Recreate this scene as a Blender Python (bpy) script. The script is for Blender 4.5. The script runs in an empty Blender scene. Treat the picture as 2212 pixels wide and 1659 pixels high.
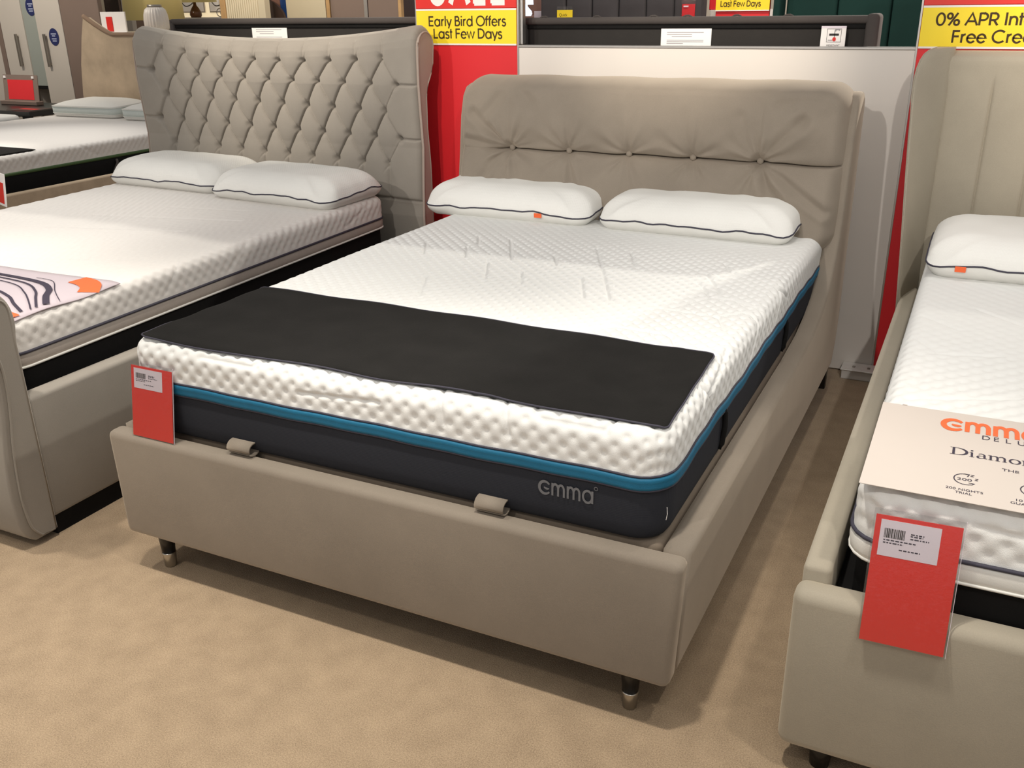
import bpy, bmesh, math, random
import numpy as np
from mathutils import Vector, Matrix

random.seed(7)
rng = np.random.default_rng(7)
scene = bpy.context.scene
COL = scene.collection
PI = math.pi

# ------------------------------------------------------------------ camera
F_PX, IMG_W = 2033.2, 2212.0
CAM = Vector((2.0343, -1.6185, 1.4961))
YAW, PITCH, ROLL = -0.4574, 0.3830, -0.0136
fw = Vector((math.sin(YAW)*math.cos(PITCH), math.cos(YAW)*math.cos(PITCH), -math.sin(PITCH)))
rt = Vector((math.cos(YAW), -math.sin(YAW), 0))
up = rt.cross(fw)
rt2 = rt*math.cos(ROLL) + up*math.sin(ROLL)
up2 = -rt*math.sin(ROLL) + up*math.cos(ROLL)
cam_data = bpy.data.cameras.new('camera')
cam_data.sensor_fit = 'HORIZONTAL'
cam_data.sensor_width = 36.0
cam_data.lens = 36.0*F_PX/IMG_W
cam_data.clip_start = 0.05
cam_data.clip_end = 60
cam = bpy.data.objects.new('camera', cam_data)
cam.matrix_world = Matrix(((rt2.x, up2.x, -fw.x, CAM.x), (rt2.y, up2.y, -fw.y, CAM.y),
                           (rt2.z, up2.z, -fw.z, CAM.z), (0, 0, 0, 1)))
COL.objects.link(cam)
scene.camera = cam

# ------------------------------------------------------------------ world, lights, exposure
world = bpy.data.worlds.new('world')
scene.world = world
world.use_nodes = True
bgn = world.node_tree.nodes['Background']
bgn.inputs[0].default_value = (1.0, 0.97, 0.93, 1)
bgn.inputs[1].default_value = 0.47
scene.view_settings.view_transform = 'Standard'
scene.view_settings.look = 'None'
scene.view_settings.gamma = 1.0
scene.view_settings.use_curve_mapping = False
scene.view_settings.exposure = 0.0


def spot(name, loc, target, watt, angle, blend=0.6, size=0.05, color=(1, 0.86, 0.70)):
    d = bpy.data.lights.new(name, 'SPOT')
    d.energy = watt
    d.spot_size = math.radians(angle)
    d.spot_blend = blend
    d.shadow_soft_size = size
    d.color = color
    o = bpy.data.objects.new(name, d)
    o.location = loc
    o.rotation_euler = (Vector(target)-Vector(loc)).to_track_quat('-Z', 'Y').to_euler()
    COL.objects.link(o)
    return o


# ceiling spotlights behind the partition, shining forward over the beds
for x, tx, w in ((2.35, 1.15, 350), (-0.55, -1.25, 270), (4.1, 2.75, 150), (-3.4, -4.2, 260)):
    spot('ceiling_spotlight', (x, 4.5, 2.75), (tx, 0.70, 0.6), w, 46, 0.6, 0.04, (1, 0.95, 0.84))
# track spotlights washing the headboards and the partition
for x, tx, tz, w, a in ((-1.0, -1.15, 1.40, 235, 40), (1.05, 0.92, 1.38, 190, 34), (2.7, 2.5, 1.42, 200, 36), (-0.1, -0.15, 1.30, 90, 34)):
    spot('track_spotlight', (x, 0.7, 2.9), (tx, 2.4, tz), w, a, 0.9, 0.04, (1, 0.89, 0.74))
for x, tx, w in ((-1.3, -1.0, 175), (0.75, 1.2, 175), (2.75, 2.0, 165)):
    spot('track_spotlight', (x, -2.0, 2.8), (tx, 2.4, 1.0), w, 62, 0.7, 0.04, (1, 0.95, 0.88))
# downlights over the aisle in front of the beds
for x, y, w in ((-1.0, -0.30, 140), (0.1, -0.35, 150), (1.35, -0.35, 160), (2.6, -0.40, 75)):
    spot('downlight_or_fill', (x, y, 3.0), (x, y+0.1, 0), w, 62, 0.8, 0.06, (1, 0.93, 0.82))
for x, y, w in ((0.0, -1.9, 130), (2.2, -1.8, 50), (-2.2, -1.2, 90), (-3.3, 2.0, 40)):
    spot('downlight_or_fill', (x, y, 3.0), (x, y+0.05, 0), w, 90, 0.9, 0.07, (1, 0.92, 0.80))
for x, y, w in ((-1.55, 1.0, 95), (-4.0, 3.0, 120), (1.74, 1.35, 50)):  # unseen fill lamps added to brighten left bed, far bed and right aisle
    spot('downlight_or_fill', (x, y, 3.0), (x, y+0.02, 0), w, 50, 0.9, 0.06, (1, 0.95, 0.87))
for x, y in ((-6.0, 3.6), (-4.0, 5.6), (-1.4, 5.6), (0.8, 3.2)):
    spot('downlight_or_fill', (x, y, 3.0), (x-0.1, y+1.6, 1.0), 130, 110, 0.8, 0.06, (1, 0.90, 0.76))


# ------------------------------------------------------------------ materials
def lin(c):
    c = c/255.0
    return c/12.92 if c <= 0.04045 else ((c+0.055)/1.055)**2.4


def rgb(r, g, b):
    return (lin(r), lin(g), lin(b), 1)


def base_mat(name):
    m = bpy.data.materials.new(name)
    m.use_nodes = True
    nt = m.node_tree
    return m, nt, nt.nodes['Principled BSDF']


def plain(name, c, rough=0.5, metal=0.0, noise=0.03, scale=30, bump=0.0, bscale=200, coat=0.0, sheen=0.0, spec=None):
    """procedural material: colour with a little noise, optional fine bump"""
    m, nt, b = base_mat(name)
    col = rgb(*c)
    tc = nt.nodes.new('ShaderNodeTexCoord')
    n = nt.nodes.new('ShaderNodeTexNoise')
    n.inputs['Scale'].default_value = scale
    n.inputs['Detail'].default_value = 4
    nt.links.new(tc.outputs['Object'], n.inputs['Vector'])
    r = nt.nodes.new('ShaderNodeValToRGB')
    r.color_ramp.elements[0].position = 0.3
    r.color_ramp.elements[1].position = 0.7
    r.color_ramp.elements[0].color = tuple(v*(1-noise) for v in col[:3])+(1,)
    r.color_ramp.elements[1].color = tuple(min(1, v*(1+noise)) for v in col[:3])+(1,)
    nt.links.new(n.outputs['Fac'], r.inputs['Fac'])
    nt.links.new(r.outputs['Color'], b.inputs['Base Color'])
    b.inputs['Roughness'].default_value = rough
    b.inputs['Metallic'].default_value = metal
    if spec is not None:
        b.inputs['Specular IOR Level'].default_value = spec
    if coat:
        b.inputs['Coat Weight'].default_value = coat
    if sheen:
        b.inputs['Sheen Weight'].default_value = sheen
        b.inputs['Sheen Roughness'].default_value = 0.4
    if bump:
        n2 = nt.nodes.new('ShaderNodeTexNoise')
        n2.inputs['Scale'].default_value = bscale
        n2.inputs['Detail'].default_value = 3
        nt.links.new(tc.outputs['Object'], n2.inputs['Vector'])
        bp = nt.nodes.new('ShaderNodeBump')
        bp.inputs['Strength'].default_value = bump
        bp.inputs['Distance'].default_value = 0.004
        nt.links.new(n2.outputs['Fac'], bp.inputs['Height'])
        nt.links.new(bp.outputs['Normal'], b.inputs['Normal'])
    return m


def velvet(name, c, var=0.10, sheen=0.25):
    """short pile upholstery: patchy nap plus fine grain"""
    m, nt, b = base_mat(name)
    col = rgb(*c)
    tc = nt.nodes.new('ShaderNodeTexCoord')
    n1 = nt.nodes.new('ShaderNodeTexNoise')
    n1.inputs['Scale'].default_value = 5.0
    n1.inputs['Detail'].default_value = 5
    n1.inputs['Roughness'].default_value = 0.6
    n2 = nt.nodes.new('ShaderNodeTexNoise')
    n2.inputs['Scale'].default_value = 420
    n2.inputs['Detail'].default_value = 2
    for n in (n1, n2):
        nt.links.new(tc.outputs['Object'], n.inputs['Vector'])
    mx = nt.nodes.new('ShaderNodeMath')
    mx.operation = 'MULTIPLY_ADD'
    mx.inputs[1].default_value = 0.35
    nt.links.new(n2.outputs['Fac'], mx.inputs[0])
    m2 = nt.nodes.new('ShaderNodeMath')
    m2.operation = 'MULTIPLY'
    m2.inputs[1].default_value = 0.65
    nt.links.new(n1.outputs['Fac'], m2.inputs[0])
    nt.links.new(m2.outputs[0], mx.inputs[2])
    r = nt.nodes.new('ShaderNodeValToRGB')
    r.color_ramp.elements[0].position = 0.32
    r.color_ramp.elements[1].position = 0.68
    r.color_ramp.elements[0].color = tuple(v*(1-var) for v in col[:3])+(1,)
    r.color_ramp.elements[1].color = tuple(min(1, v*(1+var)) for v in col[:3])+(1,)
    nt.links.new(mx.outputs[0], r.inputs['Fac'])
    nt.links.new(r.outputs['Color'], b.inputs['Base Color'])
    b.inputs['Roughness'].default_value = 0.9
    b.inputs['Specular IOR Level'].default_value = 0.2
    b.inputs['Sheen Weight'].default_value = sheen
    b.inputs['Sheen Roughness'].default_value = 0.5
    b.inputs['Sheen Tint'].default_value = tuple(min(1, v*2.6) for v in col[:3])+(1,)
    bp = nt.nodes.new('ShaderNodeBump')
    bp.inputs['Strength'].default_value = 0.12
    bp.inputs['Distance'].default_value = 0.002
    nt.links.new(n2.outputs['Fac'], bp.inputs['Height'])
    nt.links.new(bp.outputs['Normal'], b.inputs['Normal'])
    return m


def woven(name, c, cell=0.008, strength=0.5, rough=0.85, dist=0.003):
    """knitted cover: regular waffle relief by voronoi bump"""
    m, nt, b = base_mat(name)
    col = rgb(*c)
    tc = nt.nodes.new('ShaderNodeTexCoord')
    v = nt.nodes.new('ShaderNodeTexVoronoi')
    v.inputs['Scale'].default_value = 1.0/cell
    v.inputs['Randomness'].default_value = 0.0
    mp = nt.nodes.new('ShaderNodeMapping')
    mp.inputs['Rotation'].default_value = (0.0, 0.0, math.radians(45))
    nt.links.new(tc.outputs['Object'], mp.inputs['Vector'])
    nt.links.new(mp.outputs['Vector'], v.inputs['Vector'])
    bp = nt.nodes.new('ShaderNodeBump')
    bp.inputs['Strength'].default_value = strength
    bp.inputs['Distance'].default_value = dist
    nt.links.new(v.outputs['Distance'], bp.inputs['Height'])
    nt.links.new(bp.outputs['Normal'], b.inputs['Normal'])
    b.inputs['Base Color'].default_value = col
    b.inputs['Roughness'].default_value = rough
    b.inputs['Specular IOR Level'].default_value = 0.2
    return m


def carpet(name):
    m, nt, b = base_mat(name)
    tc = nt.nodes.new('ShaderNodeTexCoord')
    fine = nt.nodes.new('ShaderNodeTexNoise')
    fine.inputs['Scale'].default_value = 330
    fine.inputs['Detail'].default_value = 3
    mid = nt.nodes.new('ShaderNodeTexNoise')
    mid.inputs['Scale'].default_value = 14
    mid.inputs['Detail'].default_value = 5
    big = nt.nodes.new('ShaderNodeTexNoise')
    big.inputs['Scale'].default_value = 1.6
    big.inputs['Detail'].default_value = 3
    for n in (fine, mid, big):
        nt.links.new(tc.outputs['Object'], n.inputs['Vector'])

    def madd(a, k, add):
        q = nt.nodes.new('ShaderNodeMath')
        q.operation = 'MULTIPLY_ADD'
        q.inputs[1].default_value = k
        nt.links.new(a, q.inputs[0])
        if isinstance(add, float):
            q.inputs[2].default_value = add
        else:
            nt.links.new(add, q.inputs[2])
        return q.outputs[0]
    s = madd(fine.outputs['Fac'], 0.66, madd(mid.outputs['Fac'], 0.22, madd(big.outputs['Fac'], 0.12, 0.0)))
    r = nt.nodes.new('ShaderNodeValToRGB')
    r.color_ramp.elements[0].position = 0.36
    r.color_ramp.elements[1].position = 0.64
    r.color_ramp.elements[0].color = rgb(140, 121, 99)
    r.color_ramp.elements[1].color = rgb(184, 162, 135)
    nt.links.new(s, r.inputs['Fac'])
    nt.links.new(r.outputs['Color'], b.inputs['Base Color'])
    b.inputs['Roughness'].default_value = 1.0
    b.inputs['Specular IOR Level'].default_value = 0.05
    b.inputs['Sheen Weight'].default_value = 0.15
    bp = nt.nodes.new('ShaderNodeBump')
    bp.inputs['Strength'].default_value = 0.45
    bp.inputs['Distance'].default_value = 0.006
    nt.links.new(fine.outputs['Fac'], bp.inputs['Height'])
    nt.links.new(bp.outputs['Normal'], b.inputs['Normal'])
    return m


def clear_plastic(name):
    m = bpy.data.materials.new(name)
    m.use_nodes = True
    nt = m.node_tree
    for n in list(nt.nodes):
        nt.nodes.remove(n)
    out = nt.nodes.new('ShaderNodeOutputMaterial')
    tr = nt.nodes.new('ShaderNodeBsdfTransparent')
    tr.inputs[0].default_value = (0.97, 0.97, 0.97, 1)
    gl = nt.nodes.new('ShaderNodeBsdfGlossy')
    gl.inputs['Roughness'].default_value = 0.12
    mix = nt.nodes.new('ShaderNodeMixShader')
    nz = nt.nodes.new('ShaderNodeTexNoise')
    nz.inputs['Scale'].default_value = 18
    bp = nt.nodes.new('ShaderNodeBump')
    bp.inputs['Strength'].default_value = 0.25
    bp.inputs['Distance'].default_value = 0.004
    nt.links.new(nz.outputs['Fac'], bp.inputs['Height'])
    nt.links.new(bp.outputs['Normal'], gl.inputs['Normal'])
    mix.inputs[0].default_value = 0.06
    nt.links.new(tr.outputs[0], mix.inputs[1])
    nt.links.new(gl.outputs[0], mix.inputs[2])
    nt.links.new(mix.outputs[0], out.inputs[0])
    return m


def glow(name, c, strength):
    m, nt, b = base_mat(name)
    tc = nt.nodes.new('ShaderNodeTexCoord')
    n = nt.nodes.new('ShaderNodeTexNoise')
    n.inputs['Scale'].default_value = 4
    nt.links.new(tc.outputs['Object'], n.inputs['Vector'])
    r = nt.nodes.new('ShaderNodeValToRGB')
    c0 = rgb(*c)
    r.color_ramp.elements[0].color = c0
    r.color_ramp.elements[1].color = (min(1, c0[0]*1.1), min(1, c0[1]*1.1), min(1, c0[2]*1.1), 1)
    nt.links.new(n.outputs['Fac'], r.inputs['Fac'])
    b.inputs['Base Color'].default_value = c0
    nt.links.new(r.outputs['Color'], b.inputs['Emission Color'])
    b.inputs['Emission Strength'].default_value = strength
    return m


M = {}
M['carpet'] = carpet('beige_carpet')
M['taupe'] = velvet('taupe_velvet', (139, 129, 117), 0.10, 0.6)
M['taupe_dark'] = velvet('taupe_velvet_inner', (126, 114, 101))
M['grey'] = velvet('grey_velvet', (146, 140, 132), 0.07, 0.45)
M['grey_side'] = velvet('grey_pink_velvet', (166, 152, 143), 0.05)
M['stone'] = velvet('stone_velvet', (164, 156, 141), 0.08, 0.5)
M['champagne'] = velvet('champagne_velvet', (184, 164, 141), 0.22)
M['champagne_trim'] = velvet('champagne_trim', (140, 118, 100), 0.08)
M['white_knit'] = plain('white_knit', (232, 232, 230), 0.9, 0, 0.012, 60, 0.25, 700, spec=0.15)
M['pillow'] = woven('pillow_knit', (236, 235, 231), 0.0085, 0.30)
M['pillow_plain'] = plain('pillow_border', (230, 229, 224), 0.9, 0, 0.012, 40, 0.15, 600, spec=0.15)
M['charcoal_knit'] = woven('charcoal_mesh', (46, 48, 55), 0.004, 0.5, 0.85, 0.001)
M['charcoal_logo'] = plain('logo_grey', (112, 113, 117), 0.7)
M['teal'] = plain('teal_tape', (10, 104, 140), 0.6, 0, 0.06, 40, 0.2, 500)
M['piping'] = plain('navy_piping', (58, 56, 70), 0.7, 0, 0.05, 40)
M['black_felt'] = plain('black_protector', (32, 31, 30), 0.92, 0, 0.12, 9, 0.25, 350, spec=0.12)
M['black'] = plain('black_fabric', (22, 21, 21), 0.9, 0, 0.08, 20, 0.2, 200, spec=0.2)
M['black_gloss'] = plain('black_leg', (17, 16, 16), 0.3)
M['chrome'] = plain('brushed_nickel', (190, 186, 180), 0.28, 1.0, 0.04, 60)
M['red'] = plain('red_card', (220, 42, 34), 0.45, 0, 0.02, 8)
M['red_panel'] = plain('red_board', (222, 36, 44), 0.5, 0, 0.02, 6)
M['yellow'] = plain('yellow_sign', (250, 222, 40), 0.5, 0, 0.01, 6)
M['white_board'] = plain('white_board', (224, 217, 210), 0.35, 0, 0.015, 3)
M['white_paper'] = plain('white_paper', (240, 236, 234), 0.7, 0, 0.01, 8)
M['label'] = plain('price_label', (222, 212, 222), 0.6, 0, 0.01, 8)
M['ink'] = plain('ink', (42, 34, 34), 0.7)
M['ink_navy'] = plain('ink_navy', (52, 44, 62), 0.7)
M['ink_brown'] = plain('ink_brown', (62, 42, 14), 0.7)
M['ink_grey'] = plain('ink_grey', (150, 146, 150), 0.7)
M['orange'] = plain('orange_print', (242, 104, 52), 0.6, 0, 0.02, 10)
M['leaflet'] = plain('leaflet_card', (205, 195, 187), 0.6, 0, 0.012, 5)
M['alu'] = plain('aluminium_trim', (196, 192, 188), 0.35, 0.9, 0.03, 40)
M['plastic_white'] = plain('white_plastic', (214, 210, 205), 0.4)
M['clear'] = clear_plastic('clear_plastic')
M['grey_band'] = plain('grey_border', (176, 166, 158), 0.85, 0, 0.03, 40, 0.2, 500)
M['side_knit'] = plain('grey_white_knit', (226, 222, 218), 0.9, 0, 0.02, 60, 0.2, 600, spec=0.15)
M['lilac'] = plain('lilac_print', (196, 184, 191), 0.55, 0, 0.02, 6)
M['green_tape'] = plain('green_tape', (66, 92, 52), 0.7)
M['char_velvet'] = velvet('charcoal_velvet', (74, 69, 67), 0.08)
M['dust_cover'] = plain('dust_cover', (40, 37, 35), 0.9, 0, 0.06, 12, 0.3, 60)
M['slate_velvet'] = velvet('slate_velvet', (66, 64, 66), 0.14, 0.5)
M['green_velvet'] = velvet('bottle_green_velvet', (22, 50, 46), 0.15, 0.4)
M['ward_white'] = plain('gloss_white_door', (206, 198, 188), 0.35, 0, 0.012, 3)
M['mirror_grey'] = plain('tinted_glass', (158, 164, 157), 0.3, 0.0, 0.02, 3)
M['taupe_wall'] = plain('taupe_lacquer', (128, 110, 100), 0.6, 0, 0.03, 4)
M['dark_brown'] = plain('dark_brown_wood', (66, 50, 44), 0.5, 0, 0.08, 12)
M['oak'] = plain('oak_edge', (196, 158, 110), 0.5, 0, 0.10, 14)
M['cream_panel'] = plain('cream_panel', (216, 204, 176), 0.5, 0, 0.02, 6)
M['olive_shade'] = glow('olive_shade', (168, 150, 96), 0.28)
M['cream_glow'] = glow('self_lit_cream', (250, 232, 196), 0.5)  # emission stands in for light falling on the display wall
M['lamp_blue'] = glow('lit_blue_white', (208, 226, 255), 2.2)
M['screen_pink'] = glow('lit_screen_pink', (190, 130, 225), 0.9)
M['screen_blue'] = glow('lit_screen_blue', (130, 150, 245), 0.9)
M['navy_sticker'] = plain('navy_sticker', (34, 44, 96), 0.5)
M['sticker_text'] = plain('sticker_text', (170, 178, 205), 0.6)
M['bronze'] = plain('brown_glaze', (104, 66, 42), 0.25, 0, 0.12, 10)
M['brushed'] = plain('brushed_handle', (150, 144, 136), 0.35, 0.8, 0.04, 50)
M['back_wall'] = plain('showroom_wall', (214, 204, 190), 0.8, 0, 0.02, 3)
M['sofa_grey'] = velvet('sofa_grey', (140, 136, 138), 0.06)
M['blue_panel'] = plain('blue_panel', (30, 62, 116), 0.5)
M['rust'] = plain('rust_panel', (120, 84, 70), 0.6)

# ------------------------------------------------------------------ mesh helpers
ORIG = {}


def origin(o):
    return ORIG.get(o.name, Vector((0, 0, 0)))


def make(name, V, F, mat, parent=None, smooth=False, loc=None):
    """one mesh object from world coordinates; children are stored relative to their thing"""
    V = np.asarray(V, dtype=np.float64)
    if parent is not None:
        o0 = origin(parent)
    else:
        o0 = Vector(loc) if loc is not None else Vector((float((V[:, 0].min()+V[:, 0].max())/2), float((V[:, 1].min()+V[:, 1].max())/2), float(V[:, 2].min())))
    me = bpy.data.meshes.new(name)
    W = V-np.array(o0)
    if isinstance(F, np.ndarray):
        n, k = F.shape
        me.vertices.add(len(W))
        me.vertices.foreach_set('co', W.astype(np.float32).ravel())
        me.loops.add(n*k)
        me.loops.foreach_set('vertex_index', F.astype(np.int32).ravel())
        me.polygons.add(n)
        me.polygons.foreach_set('loop_start', np.arange(0, n*k, k, dtype=np.int32))
        me.update(calc_edges=True)
        me.validate()
    else:
        me.from_pydata([tuple(v) for v in W], [], [tuple(int(i) for i in f) for f in F])
        me.update()
    if smooth:
        me.polygons.foreach_set('use_smooth', [True]*len(me.polygons))
    if mat is not None:
        me.materials.append(mat)
    ob = bpy.data.objects.new(name, me)
    COL.objects.link(ob)
    if parent is not None:
        ob.parent = parent
        ORIG[ob.name] = o0
    else:
        ob.location = o0
        ORIG[ob.name] = o0
    return ob


def thing(name, label, cat, loc, group=None):
    o = bpy.data.objects.new(name, None)
    o.empty_display_size = 0.1
    o.location = loc
    COL.objects.link(o)
    ORIG[o.name] = Vector(loc)
    tag(o, label, cat, group)
    return o


def tag(o, label, cat, group=None):
    o['label'] = label
    o['category'] = cat
    if group:
        o['group'] = group
    return o


def struct(o, label=None):
    o['kind'] = 'structure'
    if label:
        o['label'] = label
    return o


def lab(o, text):
    o['label'] = text
    return o


def copy_tree(root, loc, label, group=None):
    r = root.copy()
    COL.objects.link(r)
    r.location = loc
    r['label'] = label
    if group:
        r['group'] = group
    for ch in list(root.children):
        c = ch.copy()
        COL.objects.link(c)
        c.parent = r
        for g in list(ch.children):
            d = g.copy()
            COL.objects.link(d)
            d.parent = c
    return r


def bm_out(bm):
    V = np.array([v.co[:] for v in bm.verts])
    bm.verts.index_update()
    F = [[v.index for v in f.verts] for f in bm.faces]
    bm.free()
    return V, F


def rbox(x0, x1, y0, y1, z0, z1, r=0.0, seg=3, fn=None):
    bm = bmesh.new()
    bmesh.ops.create_cube(bm, size=1)
    for v in bm.verts:
        v.co = Vector((x0+(v.co.x+0.5)*(x1-x0), y0+(v.co.y+0.5)*(y1-y0), z0+(v.co.z+0.5)*(z1-z0)))
        if fn:
            v.co = Vector(fn(*v.co))
    if r > 0:
        bmesh.ops.bevel(bm, geom=list(bm.edges), offset=r, segments=seg, profile=0.5, affect='EDGES')
    return bm_out(bm)


def prism(poly, axis, a0, a1, r=0.0, seg=3):
    """polygon extruded along an axis; poly in the two remaining axes (order x,y,z)"""
    def p3(p, a):
        return (a, p[0], p[1]) if axis == 'x' else ((p[0], a, p[1]) if axis == 'y' else (p[0], p[1], a))
    bm = bmesh.new()
    A = [bm.verts.new(p3(p, a0)) for p in poly]
    B = [bm.verts.new(p3(p, a1)) for p in poly]
    n = len(poly)
    bm.faces.new(A)
    bm.faces.new(B[::-1])
    for i in range(n):
        bm.faces.new((A[i], B[i], B[(i+1) % n], A[(i+1) % n]))
    bmesh.ops.recalc_face_normals(bm, faces=bm.faces)
    if r > 0:
        ed = [e for e in bm.edges if abs(e.calc_length()) > 0 and all((f in e.link_faces) for f in e.link_faces) and any(len(f.verts) == n for f in e.link_faces)]
        bmesh.ops.bevel(bm, geom=ed, offset=r, segments=seg, profile=0.5, affect='EDGES')
    return bm_out(bm)


def join(*parts):
    V, F, k = [], [], 0
    for v, f in parts:
        v = np.asarray(v)
        V.append(v)
        F += [[int(i)+k for i in q] for q in f]
        k += len(v)
    return np.concatenate(V), F


def lathe(profile, c, n=20, axis='z'):
    """profile: list of (r, h); closed at ends if r=0 points given"""
    V, F = [], []
    for r, h in profile:
        for i in range(n):
            a = 2*PI*i/n
            V.append((c[0]+r*math.cos(a), c[1]+r*math.sin(a), c[2]+h))
    m = len(profile)
    for j in range(m-1):
        for i in range(n):
            F.append((j*n+i, j*n+(i+1) % n, (j+1)*n+(i+1) % n, (j+1)*n+i))
    F.append(tuple(range(n))[::-1])
    F.append(tuple((m-1)*n+i for i in range(n)))
    return np.array(V), F


def tube(pts, r, n=8, closed=False):
    P = np.asarray(pts, float)
    m = len(P)
    T = np.zeros_like(P)
    if closed:
        T = np.roll(P, -1, 0)-np.roll(P, 1, 0)
    else:
        T[1:-1] = P[2:]-P[:-2]
        T[0] = P[1]-P[0]
        T[-1] = P[-1]-P[-2]
    T /= np.linalg.norm(T, axis=1)[:, None]+1e-12
    ref = np.array([0, 0, 1.0])
    V = []
    for i in range(m):
        t = T[i]
        rr = ref if abs(t @ ref) < 0.95 else np.array([0, 1.0, 0])
        a = np.cross(t, rr)
        a /= np.linalg.norm(a)
        b = np.cross(a, t)
        for k in range(n):
            an = 2*PI*k/n
            V.append(P[i]+r*(math.cos(an)*a+math.sin(an)*b))
    F = []
    mm = m if closed else m-1
    for i in range(mm):
        j = (i+1) % m
        for k in range(n):
            F.append((i*n+k, i*n+(k+1) % n, j*n+(k+1) % n, j*n+k))
    if not closed:
        F.append(tuple(range(n))[::-1])
        F.append(tuple((m-1)*n+k for k in range(n)))
    return np.array(V), F


def rrect(x0, x1, y0, y1, R, step):
    """rounded rectangle outline: points, outward normals"""
    P, N = [], []

    def line(ax, ay, bx, by, nx, ny):
        L = math.hypot(bx-ax, by-ay)
        k = max(1, int(round(L/step)))
        for i in range(k):
            t = i/k
            P.append((ax+(bx-ax)*t, ay+(by-ay)*t))
            N.append((nx, ny))

    def corner(cx, cy, a0):
        k = max(4, int(round(R*PI/2/step)))
        for i in range(k):
            a = a0+PI/2*i/k
            P.append((cx+R*math.cos(a), cy+R*math.sin(a)))
            N.append((math.cos(a), math.sin(a)))
    line(x0+R, y0, x1-R, y0, 0, -1)
    corner(x1-R, y0+R, -PI/2)
    line(x1, y0+R, x1, y1-R, 1, 0)
    corner(x1-R, y1-R, 0)
    line(x1-R, y1, x0+R, y1, 0, 1)
    corner(x0+R, y1-R, PI/2)
    line(x0, y1-R, x0, y0+R, -1, 0)
    corner(x0+R, y0+R, PI)
    return np.array(P), np.array(N)


def loft(rings, cap0=True, cap1=True):
    n = len(rings[0])
    V = np.concatenate(rings)
    F = []
    idx = np.arange(n)
    nx = (idx+1) % n
    Q = [np.stack([j*n+idx, j*n+nx, (j+1)*n+nx, (j+1)*n+idx], 1) for j in range(len(rings)-1)]
    F = np.concatenate(Q)
    if cap0 or cap1:
        F = [tuple(f) for f in F.tolist()]
        if cap0:
            F.append(tuple(range(n))[::-1])
        if cap1:
            F.append(tuple((len(rings)-1)*n+i for i in range(n)))
    return V, F


def place2d(V2, F, o, ux, uy):
    o, ux, uy = np.array(o, float), np.array(ux, float), np.array(uy, float)
    V2 = np.asarray(V2, float)
    W = o+V2[:, :1]*ux+V2[:, 1:2]*uy
    if V2.shape[1] > 2:
        n = np.cross(ux, uy)
        W = W+V2[:, 2:3]*n/np.linalg.norm(n)
    return W, F


def quad(o, ux, uy, x0, x1, y0, y1):
    return place2d([(x0, y0), (x1, y0), (x1, y1), (x0, y1)], [(0, 1, 2, 3)], o, ux, uy)


def ribbon(pts, w):
    """flat ribbon along a 2D polyline, width w (float or per point)"""
    P = np.asarray(pts, float)
    m = len(P)
    if np.isscalar(w):
        w = [w]*m
    V, F = [], []
    for i in range(m):
        a = P[max(0, i-1)]
        b = P[min(m-1, i+1)]
        if 0 < i < m-1:
            d0 = (P[i]-a)/(np.linalg.norm(P[i]-a)+1e-12)
            d1 = (b-P[i])/(np.linalg.norm(b-P[i])+1e-12)
            t = d0+d1
            t /= np.linalg.norm(t)+1e-12
            k = min(1.6, 1/max(0.3, t @ d0))
        else:
            t = (b-a)/(np.linalg.norm(b-a)+1e-12)
            k = 1
        nn = np.array([-t[1], t[0]])*w[i]/2*k
        V += [P[i]+nn, P[i]-nn]
        if i:
            F.append((2*i-2, 2*i-1, 2*i+1, 2*i))
    return np.array(V), F


def stack(parts, dz=0.00006):
    """join flat strokes, each a hair above the one before so that crossings do not flicker"""
    return join(*[(np.column_stack([np.asarray(v)[:, :2], np.full(len(v), dz*(i % 5))]), f) for i, (v, f) in enumerate(parts)])


def arc(cx, cy, rx, ry, a0, a1, n=18):
    return [(cx+rx*math.cos(math.radians(a0+(a1-a0)*i/n)), cy+ry*math.sin(math.radians(a0+(a1-a0)*i/n))) for i in range(n+1)]


def smooth_curve(pts, k=10):
    """Catmull-Rom through the points"""
    P = [pts[0]]+list(pts)+[pts[-1]]
    out = []
    for i in range(1, len(P)-2):
        p0, p1, p2, p3 = [np.array(P[j]) for j in (i-1, i, i+1, i+2)]
        for s in range(k):
            t = s/k
            out.append(tuple(0.5*((2*p1)+(-p0+p2)*t+(2*p0-5*p1+4*p2-p3)*t*t+(-p0+3*p1-3*p2+p3)*t**3)))
    return out+[tuple(pts[-1])]


# geometric sans glyphs (cap height 0.72, x height 0.52), centre lines
def O_(cx, r, ry=None):
    return arc(cx, r if ry is None else ry, r, r if ry is None else ry, 0, 360, 28)


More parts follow.
